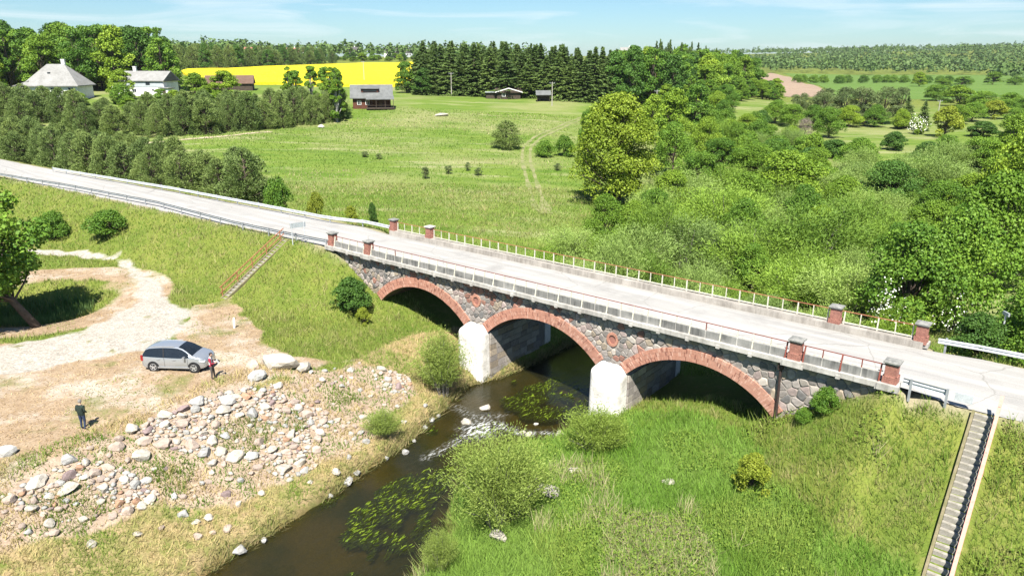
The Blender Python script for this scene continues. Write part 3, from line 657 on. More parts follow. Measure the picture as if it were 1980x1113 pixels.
# deck slab, cornice with corbels, kerbs, parapet panels
mb = MB(); mb.box((BLEN / 2, BW / 2, 3.16), (BLEN + .3, BW - .02, .33)); mb.obj('deck_slab', M_CONC, bridge)
PIL = [0., 4.8, 40.0, 44.75]
bays = [(.42, 4.38, 2), (5.22, 39.58, 18), (40.42, 44.33, 2)]
for side in (0, 1):
    yc = 0. if side == 0 else BW; o = -1 if side == 0 else 1      # o points outwards
    nsl = 22
    for k_ in range(nsl):
        a, b = -.45 + (BLEN + .9) * k_ / nsl, -.45 + (BLEN + .9) * (k_ + 1) / nsl
        dz = rng.uniform(-.012, .012); mb = MB(); mb.box(((a + b) / 2, yc + o * .19, 3.51 + dz), (b - a - .012, .70 + rng.uniform(-.02, .02), .27)); mb.obj('cornice_slab', M_CONC, bridge)
    for k_ in range(15):
        a, b = -.2 + (BLEN + .4) * k_ / 15, -.2 + (BLEN + .4) * (k_ + 1) / 15
        mb = MB(); top = 3.74 + rng.uniform(-.012, .012)
        ya, yb = yc - o * .36, yc + o * .16
        mb.prism([(ya, 3.2), (yb, 3.2), (yb, top), (ya + o * .05, top)], a + .004, b - .004, 'x'); mb.obj('kerb', M_KERB, bridge)
    posts = []
    for a, b, nbay in bays:
        st = (b - a) / nbay
        for k_ in range(nbay):
            x0, x1 = a + st * k_, a + st * (k_ + 1)
            mb = MB(); mb.box(((x0 + x1) / 2, yc + o * .25, (3.87 if side == 0 else 3.72) + rng.uniform(-.012, .012)), (st - .09, .1, .46 if side == 0 else .2)); pn = mb.obj('parapet_panel', M_PANEL, bridge)
            if side == 0: mb = MB(); mb.box((x0 + st * .52, yc + o * .262, 3.87), (.05, .1, .455)); mb.obj('panel_rib', M_CONC, pn)
        for k_ in range(nbay * 2 + 1):
            x = a + st * k_ / 2
            if k_ in (0, nbay * 2) : x += .06 if k_ == 0 else -.06
            posts.append((x, k_ % 2 == 0))
        mb = MB(); mb.beam((a - .1, yc + o * .17, 4.54), (b + .1, yc + o * .17, 4.54), .042, .042); mb.obj('top_rail', M_RUST if side == 0 else M_RUSTO, bridge)
        mb = MB(); mb.beam((a - .02, yc + o * .13, 4.14 if side == 0 else 3.84), (b + .02, yc + o * .13, 4.14 if side == 0 else 3.84), .05, .05 if side == 0 else .08); mb.obj('lower_rail', M_WPAINT, bridge)
    for x, main in posts:
        mb = MB(); lean = rng.uniform(-.02, .02)
        if main:
            mb.beam((x, yc + o * (.38 if side == 0 else .13), 3.60), (x + lean, yc + o * .17, 4.53), .07, .07)
        else: mb.beam((x, yc + o * .15, 3.70), (x + lean, yc + o * .16, 4.53), .05, .05)
        last = side == 0 and x > 39.2
        mb.obj('railing_post', M_RUST if (last or (side == 0 and rng.random() < .06)) else M_WPAINT, bridge)
        if main and side == 0:
            mb = MB(); mb.box((x, -.53, 3.40), (.22, .16, .20)); mb.obj('corbel', M_CONC, bridge)
# brick pillars with stone caps
def pillar(x, y, capmat, seed):
    r = np.random.default_rng(seed); core = MB()
    core.box((x, y, 4.14), (.53, .53, 1.06)); P = core.obj('brick_pillar', M_BMORTAR, bridge)
    b = MB(); z = 3.60; i = 0
    while z < 4.62:
        wide = z < 4.0; hw_ = .345 if wide else .285
        L_ = 2 * hw_; nb = 3
        for sd in range(4):
            x0 = -hw_ - (.11 if i % 2 else 0)
            while x0 < hw_ - .02:
                a, e_ = max(x0, -hw_) + .008, min(x0 + L_ / nb, hw_) - .008; x0 += L_ / nb
                if e_ - a < .02: continue
                d_ = hw_ + r.uniform(-.006, .006); m_ = (a + e_) / 2; w_ = e_ - a
                if sd % 2 == 0: b.box((x + m_, y + (d_ - .05) * (1 if sd else -1), z + .033), (w_, .10, .064))
                else: b.box((x + (d_ - .05) * (1 if sd == 1 else -1), y + m_, z + .033), (.10, w_, .064))
        z += .074; i += 1
    tag(b.obj('pillar_bricks', M_BRICKP, P), kind='stuff')
    c = MB(); c.box((x, y, 4.69), (.64, .64, .07)); h = .385
    c.add([(x - h, y - h, 4.73), (x + h, y - h, 4.73), (x + h, y + h, 4.73), (x - h, y + h, 4.73), (x - h, y - h, 4.80), (x + h, y - h, 4.80), (x + h, y + h, 4.80), (x - h, y + h, 4.80), (x - .2, y - .2, 4.86), (x + .2, y - .2, 4.86), (x + .2, y + .2, 4.86), (x - .2, y + .2, 4.86)],
          [(3, 2, 1, 0), (0, 1, 5, 4), (1, 2, 6, 5), (2, 3, 7, 6), (3, 0, 4, 7), (4, 5, 9, 8), (5, 6, 10, 9), (6, 7, 11, 10), (7, 4, 8, 11), (8, 9, 10, 11)])
    c.obj('pillar_cap', capmat, P)
M_CAPL = simple('pale_cap', (.55, .52, .46), (.38, .36, .32), 4., .9)
for k_, x in enumerate(PIL):
    mb = MB(); mb.box((x, -.46, 3.50), (1.0, .40, .34)); mb.obj('pillar_corbel', M_CONC, bridge)
    pillar(x, -.1, M_CAP, k_); pillar(x, BW + .1, M_CAPL if k_ == 1 else M_CAP, 10 + k_)
# drainpipe
mb = MB(); mb.tube([(39.35, -.30, 3.30), (39.42, -.33, .1)], .075, 8); mb.box((39.36, -.32, 3.1), (.26, .22, .34)); mb.obj('drain_pipe', M_PIPE, bridge)

# ================================================================ vegetation prototypes
VR = np.random.default_rng(21)
def unit(a): return a / np.maximum(np.linalg.norm(a, axis=-1, keepdims=True), 1e-9)
def rdir(n, r=VR): return unit(r.normal(size=(n, 3)))
def leaf_cloud(P, D, size, aspect=.6, r=VR, jit=.8, along=False):
    """quads at P; normals lean to D (or, if along, the long side follows D)"""
    n = len(P); s = size * r.uniform(.65, 1.3, (n, 1))
    if along:
        t = unit(D + jit * r.normal(size=(n, 3)) * .5); b = unit(np.cross(t, rdir(n, r)))
    else:
        nn = unit(D + jit * r.normal(size=(n, 3))); t = unit(np.cross(nn, rdir(n, r))); b = np.cross(nn, t)
    t = t * s / 2; b = b * s * aspect / 2
    V = np.stack([P - t, P - t * .1 + b, P + t, P - t * .1 - b], 1).reshape(-1, 3)
    return V, np.arange(4 * n).reshape(n, 4)
def crown_mesh(name, P, D, rnd, size, aspect, mat, jit=.8, along=False, r=VR):
    V, F = leaf_cloud(P, D, size, aspect, r, jit, along)
    return mesh_from(name, V, F, [mat], {'rnd': np.repeat(np.clip(rnd, 0, 1), 4)})
def clumps_to_leaves(C, R, per, r=VR, flat=.8, cr=None, low=-.35):
    P, D, Q = [], [], []
    for c, rad in zip(C, R):
        n = int(per * (rad / R.mean()) ** 2); d = rdir(n, r); d = d[d[:, 2] > low - .4 * r.random(len(d))]
        rr = rad * r.uniform(.62, 1.06, (len(d), 1)); p = c + d * rr * np.array([1, 1, flat])
        P.append(p); D.append(unit(d + [0, 0, .35])); Q.append(np.clip(.5 * r.random() + .5 * r.random(len(d)) , 0, 1))
    return np.vstack(P), np.vstack(D), np.concatenate(Q)
M_BARK = simple('bark_brown', (.13, .10, .075), (.08, .06, .045), 4., .95, .6, .04)
M_BARKG = simple('bark_grey', (.22, .20, .17), (.13, .12, .10), 4., .95, .6, .04)
M_BIRCH = simple('bark_birch', (.5, .48, .43), (.2, .19, .17), 5., .9)
LM = dict(
    lime=leaf_mat('leaf_lime_green', (.070, .132, .012), (.175, .255, .025), .22, .2, .1),
    green=leaf_mat('leaf_green', (.045, .105, .012), (.12, .20, .022), .2, .22, .08),
    deep=leaf_mat('leaf_deep_green', (.030, .075, .012), (.065, .125, .02), .2, .2),
    gold=leaf_mat('leaf_golden_green', (.095, .145, .012), (.20, .255, .026), .28, .05),
    pine=leaf_mat('pine_needles', (.066, .105, .024), (.145, .19, .056), .1, .16, .05),
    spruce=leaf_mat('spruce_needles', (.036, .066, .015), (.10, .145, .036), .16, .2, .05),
    willow=leaf_mat('willow_leaves', (.105, .170, .032), (.22, .295, .085), .26, .25, .04),
    river=leaf_mat('river_willow_leaves', (.095, .14, .022), (.21, .26, .06), .25, .05),
    grey=leaf_mat('grey_green_leaves', (.055, .085, .028), (.115, .145, .055), .2, .15),
    bare=leaf_mat('bare_twigs', (.13, .10, .085), (.22, .18, .15), .1, .1),
    lite=leaf_mat('yellow_green_leaves', (.115, .155, .014), (.22, .25, .03), .3, .1),
    white=leaf_mat('white_blossom', (.62, .62, .54), (.78, .78, .72), .2, .05))
def trunk(pts, rad, branches, mat, name='trunk', n=7):
    mb = MB(); mb.tube(pts, rad, n)
    for a, b, r0, r1 in branches:
        a, b = np.asarray(a, float), np.asarray(b, float); mid = (a + b) / 2 + VR.normal(size=3) * .06 * np.linalg.norm(b - a); mid[2] -= .03 * np.linalg.norm(b - a)
        mb.tube([a, mid, b], [r0, (r0 + r1) / 2, r1], 5, cap=False)
    return mb.mesh(name, mat, smooth=True)
PROTO = {}      # kind -> list of (H, R, trunk mesh, crown mesh, extra)
def broadleaf(kind, mat, H, R, leaves, size, base=.18, ncl=46, shape=1., bark=None, seed=0, top=.9, aspect=.75, extra=None, jit=.8):
    r = np.random.default_rng(seed); C = []; Rd = []
    h0 = H * base; hc = (H - h0)
    for _ in range(ncl):
        t = r.random() ** .8; d = rdir(1, r)[0]; k_ = r.uniform(.45, .86)
        # crown profile: widest a little below the middle
        prof = math.sin(math.pi * (.12 + .80 * t) ** (1 / shape)) ** .7 if base > .1 else (.72 + .28 * min(1, t / .25)) * math.sqrt(max(0, 1 - (.97 * t) ** 2.3))
        a = r.uniform(0, 2 * math.pi); rad = R * (.10 + .15 * r.random()) * 1.4
        rr = max(0, R * prof - rad * .75) * math.sqrt(r.uniform(.25, 1))
        C.append((rr * math.cos(a), rr * math.sin(a), h0 + rad * .6 + t * (hc - rad * 1.3))); Rd.append(rad)
    C = np.array(C); Rd = np.array(Rd); C[:, :2] *= 1 + .15 * r.normal(size=(ncl, 1)) * .5
    P, D, Q = clumps_to_leaves(C, Rd, leaves / ncl * 1.35, r)
    cr_ = crown_mesh('crown', P, D, Q, size, aspect, mat, jit, r=r)
    top_ = H * top; pts = [(0, 0, -.4), (r.normal() * .02 * H, r.normal() * .02 * H, h0 * .9), (r.normal() * .02 * H, r.normal() * .02 * H, h0 + hc * .4), (0, 0, top_)]
    br = [(np.array([0, 0, h0 * .8 + .35 * (c[2] - h0)]), c, .014 * H * .5, .004 * H) for c in C[::2]]
    tm = trunk(pts, [.026 * H, .02 * H, .013 * H, .003 * H], br, bark or M_BARK)
    PROTO.setdefault(kind, []).append((H, R, tm, cr_))
for i, m_ in enumerate(('lime', 'green', 'lime', 'green', 'deep')):
    broadleaf('far_leaf' if m_ != 'deep' else 'far_deep', LM[m_], 14., 5., 7000, .44, .03, 48, seed=100 + i)
for i, m_ in enumerate(('green', 'lime', 'green')):
    broadleaf('near_leaf', LM[m_], 8., 4.2, 15000, .21, .06, 60, seed=120 + i)
broadleaf('near_deep', LM['deep'], 8., 4.2, 15000, .21, .06, 60, seed=131)
broadleaf('oak', LM['gold'], 15., 6.2, 26000, .27, .05, 95, 1.05, seed=140)
for i in range(2): broadleaf('grey', LM['grey'], 11., 4.0, 6500, .30, .12, 40, seed=150 + i, aspect=.5)
for i in range(2): broadleaf('slim', LM['green'] if i else LM['lime'], 12., 2.3, 7000, .28, .02, 44, bark=M_BIRCH, seed=160 + i)
for i in range(2): broadleaf('bush', LM['green'], 3., 2.1, 7500, .15, .0, 48, seed=170 + i)
broadleaf('bushd', LM['deep'], 3., 1.7, 11000, .13, .0, 58, seed=174)
broadleaf('lite', LM['lite'], 3.2, 1.6, 8500, .13, .0, 56, seed=179)
broadleaf('bare', LM['bare'], 4.5, 3., 5200, .22, .0, 30, seed=178, aspect=.2)
broadleaf('maple', LM['green'], 12., 5.2, 24000, .27, .2, 70, seed=181, aspect=.85)
broadleaf('hazel', LM['lime'], 3., 2.2, 7000, .19, .0, 30, seed=183)
def pine(seed, H=8.5, R=2.7, leaves=9000):
    r = np.random.default_rng(seed); C = []; Rd = []
    for _ in range(150):
        t = r.random() ** .85; prof = (1 - t ** 2.6) ** .62 * (.7 + .3 * min(1, t / .25)); a = r.uniform(0, 2 * math.pi); rad = R * r.uniform(.12, .27) * (1.1 - .3 * t)
        rr = R * prof * math.sqrt(r.uniform(.3, 1)); C.append((rr * math.cos(a), rr * math.sin(a), H * (.05 + .93 * t) - rad)); Rd.append(rad)
    C = np.array(C); Rd = np.array(Rd); P, D, Q = clumps_to_leaves(C, Rd, leaves / 150 * 1.3, r, 1.1, low=-.5)
    out = unit(np.c_[P[:, :2], np.full(len(P), R * .9)]); cr_ = crown_mesh('crown', P, out, Q, .34, .26, LM['pine'], 1.1, True, r)
    br = [((0, 0, max(.3, c[2] - .12 * H)), c, .02 * R, .008 * R) for c in C[::3]]
    tm = trunk([(0, 0, -.4), (.05, .03, H * .5), (0, 0, H * .93)], [.016 * H, .011 * H, .003 * H], br, M_BARK)
    PROTO.setdefault('pine', []).append((H, R, tm, cr_))
for i in range(4): pine(200 + i, R=2.7 + .2 * (i % 2))
def spruce(seed, H=16., R=2.9):
    r = np.random.default_rng(seed); P, D, Q = [], [], []; br = []
    h = H * .04
    while h < H * .985:
        t = h / H; rad = R * (1 - t ** 1.25) ** .85 * r.uniform(.75, 1.18); nb = 7 if t < .7 else 5
        for k_ in range(nb):
            a = r.uniform(0, 2 * math.pi); n = int(20 * (rad / R + .15)) + 4; u = np.sqrt(r.random(n)) * rad
            z = h + .12 * rad - .42 * u * (1 - t * .7) + .10 * (u ** 2) / R; w = .16 * u + .10; ang = a + r.normal(size=n) * .13
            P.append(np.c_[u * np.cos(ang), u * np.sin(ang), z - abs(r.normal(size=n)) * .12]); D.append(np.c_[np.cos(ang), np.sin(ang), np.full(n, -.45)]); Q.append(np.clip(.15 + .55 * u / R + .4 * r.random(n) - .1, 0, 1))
            if r.random() < .25: br.append(((0, 0, h), (rad * .8 * math.cos(a), rad * .8 * math.sin(a), h - .25 * rad), .03, .01))
        h += H * .021 * r.uniform(.8, 1.2)
    n = 60; P.append(np.c_[r.normal(size=(n, 2)) * .12, H * (.95 + .06 * r.random(n))]); D.append(np.tile([0, 0, 1.], (n, 1))); Q.append(r.random(n))
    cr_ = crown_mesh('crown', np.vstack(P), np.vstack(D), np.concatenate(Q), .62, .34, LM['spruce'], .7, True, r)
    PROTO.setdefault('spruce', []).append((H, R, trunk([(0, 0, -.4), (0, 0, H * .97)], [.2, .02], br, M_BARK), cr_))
for i in range(4): spruce(230 + i)
def willow(kind, mat, seed, H=4., R=3.2, leaves=12000, size=.24, stems=26, aspect=.22):
    """shrub of many arching stems with fine narrow leaves"""
    r = np.random.default_rng(seed); P, D, Q = [], [], []; mb = MB()
    nst = stems * 3
    for k_ in range(nst):
        a = r.uniform(0, 2 * math.pi); sp = math.sqrt(r.random()); rr = R * sp * .95; hh = H * (math.sqrt(max(0, 1 - (sp * .88) ** 2.2))) * r.uniform(.72, 1.05) + .1 * H
        b0 = np.array([math.cos(a), math.sin(a), 0]) * rr * .22 + np.r_[r.normal(size=2) * .05 * R, -.15]; tip = np.array([rr * math.cos(a), rr * math.sin(a), hh])
        mid = (b0 * .45 + tip * .55) + [0, 0, .18 * hh]; mid[:2] -= tip[:2] * .1
        if k_ < stems: mb.tube([b0, mid * .7 + b0 * .3, tip * .6 + mid * .4], [.014 * H, .009 * H, .003 * H], 4, cap=False)
        n = int(leaves / nst); u = r.uniform(.28, 1.04, n)[:, None]
        c = (1 - u) ** 2 * b0 + 2 * u * (1 - u) * mid + u ** 2 * tip; tan = unit(2 * (1 - u) * (mid - b0) + 2 * u * (tip - mid))
        spread = .085 * R * (.5 + .7 * u); p = c + r.normal(size=(n, 3)) * spread * np.array([1, 1, .8])
        P.append(p); D.append(unit(tan + unit(p - c) * .6)); Q.append(np.clip(.35 * r.random() + .55 * r.random(n) + .15 * (u[:, 0] - .5), 0, 1))
    P = np.vstack(P); ok = P[:, 2] > .02
    cr_ = crown_mesh('crown', P[ok], np.vstack(D)[ok], np.concatenate(Q)[ok], size, aspect, mat, 1.0, True, r)
    PROTO.setdefault(kind, []).append((H, R, mb.mesh('stems', M_BARKG, smooth=True), cr_))
WM2 = leaf_mat('willow_leaves_green', (.085, .155, .018), (.19, .28, .042), .25, .25, .05)
for i in range(5): willow('willow', LM['willow'] if i % 2 == 0 else WM2, 260 + i, H=(4., 3.6, 4.6, 4., 3.8)[i], stems=(26, 18, 22, 15, 20)[i])
willow('near_willow', LM['river'], 270, 4.6, 2.5, 20000, .18, 26)
willow('river_willow', LM['river'], 271, 4.2, 3.2, 34000, .16, 34)
willow('weeds', leaf_mat('rank_green_weeds', (.10, .15, .02), (.19, .25, .045), .25, .05), 272, 2.2, 2.2, 12000, .16, 22)
def thuja(seed):
    r = np.random.default_rng(seed); n = 2600; t = r.random(n); a = r.uniform(0, 2 * math.pi, n); rr = .75 * np.sin(np.pi * np.clip(.15 + .83 * t, 0, 1)) ** .6 * r.uniform(.75, 1.02, n)
    P = np.c_[rr * np.cos(a), rr * np.sin(a), .1 + 3.9 * t]; cr_ = crown_mesh('crown', P, np.c_[np.cos(a), np.sin(a), np.full(n, .8)], r.random(n), .2, .5, LM['green'], .6, r=r)
    PROTO['thuja'] = [(4., .75, trunk([(0, 0, -.3), (0, 0, 1.5)], [.08, .05], [], M_BARK), cr_)]
thuja(290)
PR = np.random.default_rng(33)
def plant(kind, name, x, y, h, w, label, cat, group=None, variant=None, tilt=0., sink=.08, crown='crown'):
    L_ = PROTO[kind]; H, R, tm, cm = L_[PR.integers(len(L_)) if variant is None else variant % len(L_)]
    o = bpy.data.objects.new(name, None); COL.objects.link(o); o.empty_display_size = .2
    o.location = (x, y, gz1(x, y) - sink); o.rotation_euler = (PR.normal() * .02, tilt + PR.normal() * .02, PR.uniform(0, 6.283))
    o.scale = (w / 2 / R, w / 2 / R * PR.uniform(.92, 1.08), h / H)
    o['label'] = label; o['category'] = cat
    if group: o['group'] = group
    for nm, me in (('stems' if 'illow' in kind or kind == 'weeds' else 'trunk', tm), (crown, cm)):
        c = bpy.data.objects.new(nm, me); COL.objects.link(c); c.parent = o
    return o
def scatter(poly, dmin, seed, nmax=2000, tries=6000):
    r = np.random.default_rng(seed); poly = np.asarray(poly, float); lo, hi = poly.min(0), poly.max(0); out = np.zeros((0, 2))
    c = r.uniform(lo, hi, (tries, 2)); c = c[inside(c[:, 0], c[:, 1], poly)]
    for p in c:
        if len(out) == 0 or np.min((out[:, 0] - p[0]) ** 2 + (out[:, 1] - p[1]) ** 2) > dmin * dmin:
            out = np.vstack([out, p])
            if len(out) >= nmax: break
    return out

# ================================================================ trees and shrubs in place
T_LEAF, T_SHRUB = 'tree', 'shrub'
plant('oak', 'oak_tree', 14.8, 103., 15.8, 15.2, 'tall golden-green oak standing alone at the meadow edge', 'tree', variant=0)
# --- riverside thicket beyond the bridge
G_TH = 'trees of the riverside thicket'; G_WI = 'willow shrubs of the riverside thicket'
for x, y, h, w in [(10.7, 82.2, 5.9, 5.4), (14.8, 87, 4.4, 5.4), (14.9, 146, 9.5, 5.1), (39.7, 106, 8.6, 13.4), (32.2, 99, 6.4, 8.2), (48.2, 115, 5.4, 7.6), (62.3, 98, 6.8, 9.4), (30.2, 117, 6.9, 9.2), (44, 132, 6, 10.3), (37.9, 135, 6.5, 9.8), (37.3, 141, 9.4, 8.2), (28.4, 129, 9.4, 8.4), (90.5, 142, 7, 10.3), (97, 142, 11, 12), (65, 92, 14, 12), (72, 104, 9, 9), (27, 83, 6.2, 6.5), (36, 89, 6.6, 7), (22, 99, 6.4, 7), (45, 98, 6.4, 7.5), (34, 79, 6., 6), (57, 95, 6.6, 8), (17.5, 89, 5.8, 6), (42, 113, 6.8, 8), (52, 125, 6.4, 8), (66, 140, 6.4, 9), (24, 70, 5., 5), (38, 70, 6.2, 6.5), (47, 80, 6.6, 7)]:
    plant('near_leaf', 'broadleaf_tree', x, y, h, w, 'rounded bright green broadleaf tree rising from the riverside thicket', 'tree', G_TH)
plant('near_deep', 'broadleaf_tree', 54.8, 105.4, 7.6, 9.8, 'compact dark green round tree among pale willows behind the bridge', 'tree')
plant('near_leaf', 'broadleaf_tree', 36.6, 56.5, 10.4, 9., 'broad green tree behind the white-flowering hawthorn', 'tree', variant=0)
plant('near_leaf', 'broadleaf_tree', 47.5, 69, 11.4, 11., 'tall green tree towering behind the hawthorn thicket', 'tree', variant=1)
plant('near_leaf', 'broadleaf_tree', 29.5, 38.6, 6.2, 6., 'dense green tree beside the metal pole behind the guardrail', 'tree', variant=2)
plant('bushd', 'bush', 26.8, 39.0, 3.4, 3.6, 'dark green bush between the metal pole and the brick pillar', 'bush')
plant('near_leaf', 'broadleaf_tree', 34.5, 44.5, 8., 7.5, 'green tree filling the corner above the far guardrail', 'tree', variant=0)
haw = plant('near_leaf', 'hawthorn_tree', 31.6, 55.6, 9.2, 9.6, 'large hawthorn with white blossom beyond the railing', 'tree', variant=0)
bl_r = np.random.default_rng(5); bc = np.array([[-2.6, -2.4, 3.2], [-2.2, -2.9, 2.2], [-3.0, -2.0, 2.2], [1.2, -3.2, 2.2], [2.2, -2.8, 3.0], [-2.9, -2.6, 4.0]])
bP = np.vstack([c + bl_r.normal(size=(38, 3)) * [.45, .45, .55] for c in bc]); ang = haw.rotation_euler.z
bP = np.c_[bP[:, 0] * math.cos(ang) + bP[:, 1] * math.sin(ang), -bP[:, 0] * math.sin(ang) + bP[:, 1] * math.cos(ang), bP[:, 2]]
link('blossom', crown_mesh('blossom', bP, unit(np.c_[bP[:, :2], bP[:, 2] * .3]), bl_r.random(len(bP)), .12, .8, LM['white'], r=bl_r), haw)
for x, y, h, w in [(26.1, 87.6, 6.1, 12.1), (31.7, 74.0, 6.6, 12.0), (41.2, 85.7, 5.4, 11.9), (19.5, 77.6, 5.8, 9.7), (13.1, 73.8, 5.0, 9.4), (6.2, 76.8, 2.9, 6.7), (25.1, 73.6, 5.6, 11.0), (28.8, 60.9, 4.3, 9.1), (25.9, 63.9, 4.0, 8.6), (30.1, 53.0, 3.2, 5.5), (20.2, 72, 4.5, 9.3), (16.3, 79.5, 6.8, 7.0), (24.9, 105.0, 5.3, 11.3), (18.4, 94.2, 4.8, 6.8), (33.5, 114.3, 4.9, 9.8), (41.7, 94.3, 4.1, 9.6), (49.1, 83.9, 5.0, 8.0), (84.5, 142.2, 5.5, 11.1), (50.4, 98.2, 4.3, 8.5), (30.5, 85.4, 4.4, 9.3), (10.6, 75.5, 3.4, 7.2), (28.7, 67.7, 4.1, 7.6), (33.6, 67.4, 4.1, 6.5), (66.3, 115.9, 6.6, 12.4), (70.6, 116.2, 5.0, 10.0), (25.4, 80.5, 4.2, 8.9), (19.2, 85.1, 4.4, 7.4), (22, 59, 2.6, 6), (18, 63, 2.8, 6.5), (14, 67, 2.6, 6), (25.5, 55, 2.4, 5), (9, 71, 2.2, 5.2), (36, 75, 5, 9), (38, 64, 5, 8), (42, 76, 5.5, 9), (57, 84, 6, 9), (52, 73, 6, 9), (56, 116, 5, 9), (20, 67.5, 3.6, 6), (30, 94, 4.6, 9), (36, 92, 5, 9)]:
    plant('willow', 'willow_shrub', x, y, h, w, 'pale green dome-shaped willow shrub in the thicket behind the bridge', 'shrub', G_WI, sink=.3)
for x, y in scatter([(20, 92), (60, 80), (80, 100), (105, 140), (85, 150), (60, 135), (40, 128), (24, 112)], 7.5, 71, 26):
    plant('willow', 'willow_shrub', x, y, PR.uniform(3, 5.5), PR.uniform(6, 10), 'pale green dome-shaped willow shrub in the thicket behind the bridge', 'shrub', G_WI, sink=.3)
for x, y, h, w in [(9.5, 66., 6., 6.5), (16.6, 58.8, 4.8, 5.6), (13.2, 66.5, 5.8, 6.), (17.4, 64.5, 5.4, 6.5), (5.6, 62.8, 5.2, 5.2), (3., 65.5, 4.6, 5.), (12.2, 53.4, 2.8, 3.6)]:
    plant('willow', 'willow_shrub', x, y, h, w, 'green willow shrub overhanging the river just upstream of the bridge', 'shrub', 'willows overhanging the river upstream', sink=.3)
# --- scrubland up the valley
G_SC = 'scattered bushes of the valley scrubland'; G_SV = 'small trees of the valley scrubland'
for x, y, h, w in [(68.1, 203.8, 5.9, 6.2), (89.2, 172.5, 4.4, 5.8), (86.8, 153.9, 4.2, 6.7), (98, 165.9, 4.6, 6), (64.7, 161.4, 4.4, 6.4), (69.3, 158.8, 4, 7.4), (72.2, 155.2, 4, 7.8), (54.5, 151.8, 4.5, 7.6), (66.5, 129.9, 3.6, 6.8), (72.4, 132.4, 3.8, 6), (127, 200, 4.3, 8.5), (116.7, 173, 4.4, 8.6), (78, 137, 3.6, 7), (104, 152, 4, 7), (110, 160, 4, 7), (58, 143, 4, 7), (50, 158, 4.5, 7), (126, 182, 4.5, 8), (106, 181, 3, 5), (119, 156, 5, 9), (132, 166, 5, 9)]:
    plant('bushd' if PR.random() < .35 else 'bush', 'bush', x, y, h, w, 'round green bush dotted over the rough valley grassland', 'bush', G_SC)
for x, y, h, w in [(33.1, 151.6, 13.6, 8.6), (45.7, 187.3, 12.4, 9.8), (32.5, 172.4, 10.4, 7.4), (57.7, 204.8, 8, 8), (49.8, 165, 6.2, 7.2), (83.4, 195.8, 8.4, 9.6), (80.2, 226.7, 7, 9.6), (82.7, 220.2, 7, 9.4), (88.2, 218.6, 6.6, 9.2), (101, 223.4, 6.4, 9.4), (108.5, 222.8, 6.6, 9.4), (113.2, 216.9, 6, 6.4), (216, 383, 8.4, 16), (202.7, 341.8, 9.3, 16.5), (196.6, 313, 7.6, 15), (195.6, 294.9, 7.2, 14.4), (148.5, 240.5, 6.2, 11), (139.2, 233, 6, 10), (153.4, 226.3, 6, 10), (42, 200, 9, 8), (52, 215, 9, 8), (38, 190, 8, 7), (60, 190, 6, 8), (172, 262, 6, 11), (185, 270, 6, 12), (180, 250, 5.5, 11), (165, 215, 6, 11), (64, 235, 8, 9), (72, 250, 8, 9), (182, 230, 6, 11), (200, 255, 6, 12), (150, 200, 6, 10)]:
    plant('near_leaf' if h < 9 else 'far_leaf', 'broadleaf_tree', x, y, h, w, 'small spreading broadleaf tree in the valley scrubland', 'tree', G_SV)
for x, y, h, w in [(91.8, 238.8, 8.6, 8.6), (97, 233, 9.8, 9.9), (103.3, 232.5, 11.2, 10.2), (108.1, 229.6, 12, 10), (114.1, 229.8, 11.6, 9.8), (118.8, 229.7, 11.4, 8.6), (100, 240, 10, 9), (111, 238, 11, 9)]:
    plant('grey', 'broadleaf_tree', x, y, h, w, 'grey-green thin-crowned tree in the clump before the crop field', 'tree', 'clump of grey-green trees before the crop field')
for x, y, h, w in [(115.9, 198.8, 8.3, 9.2), (161.4, 250.4, 6.2, 10.6)]:
    plant('lite', 'young_tree', x, y, h, w, 'yellow-green young tree in the valley scrubland', 'tree', 'yellow-green young trees in the scrubland')
plant('bare', 'bare_shrub', 78, 197.8, 5.2, 6.4, 'purplish-grey shrub still almost bare beside green bushes', 'shrub')
for x, y, h, w in [(116.3, 219.5, 9.2, 5.4), (118.2, 214.8, 8.4, 5.6)]:
    plant('spruce', 'spruce_tree', x, y, h, w, 'small young spruce beside the clump of grey-green trees', 'tree', 'young spruces beside the grey-green clump')
wb = plant('hazel', 'flowering_shrub', 112.5, 206, 4.4, 4.6, 'white blossoming shrub at the edge of the scrub clearing', 'shrub')
wP = np.random.default_rng(6).normal(size=(420, 3)) * [1.0, 1.0, .6] + [0, 0, 1.9]
link('blossom', crown_mesh('blossom', wP, unit(wP - [0, 0, 1]), bl_r.random(420), .3, .8, LM['white'], r=bl_r), wb)
for i in range(16):
    x = 235 + i * 9 + PR.normal() * 2; plant('bush', 'bush', x, 640 + PR.normal() * 5, 7, 11, 'small round bush in the hedge line across the far field', 'bush', 'hedge bushes across the far field')
for i in range(34):
    x = 300 + i * 15 + PR.normal() * 4; plant('far_leaf', 'broadleaf_tree', x, 560 + PR.normal() * 22 + i * 3, PR.uniform(6, 11), PR.uniform(12, 18), 'low tree in the belt along the far side of the crop field', 'tree', 'low trees along the far side of the crop field')
for x, y in scatter([(104, 140), (128, 188), (150, 225), (190, 275), (240, 320), (330, 340), (300, 240), (200, 150), (130, 120)], 6.8, 95, 110):
    plant(('near_leaf', 'bush', 'willow', 'hazel')[PR.integers(4)], 'scrub_bush', x, y, PR.uniform(3.5, 6.5), PR.uniform(7, 12), 'leafy bush in the dense scrub on the valley side', 'bush', 'bushes of the dense valley scrub')
for x, y in scatter([(40, 140), (62, 150), (66, 175), (62, 200), (45, 215), (36, 200), (34, 160)], 6.2, 96, 40):
    plant(('near_leaf', 'bush', 'willow', 'hazel')[PR.integers(4)], 'thicket_bush', x, y, PR.uniform(3.5, 6.5), PR.uniform(6, 9), 'leafy bush between the golden oak and the mixed wood', 'bush', 'bushes between the oak and the mixed wood')
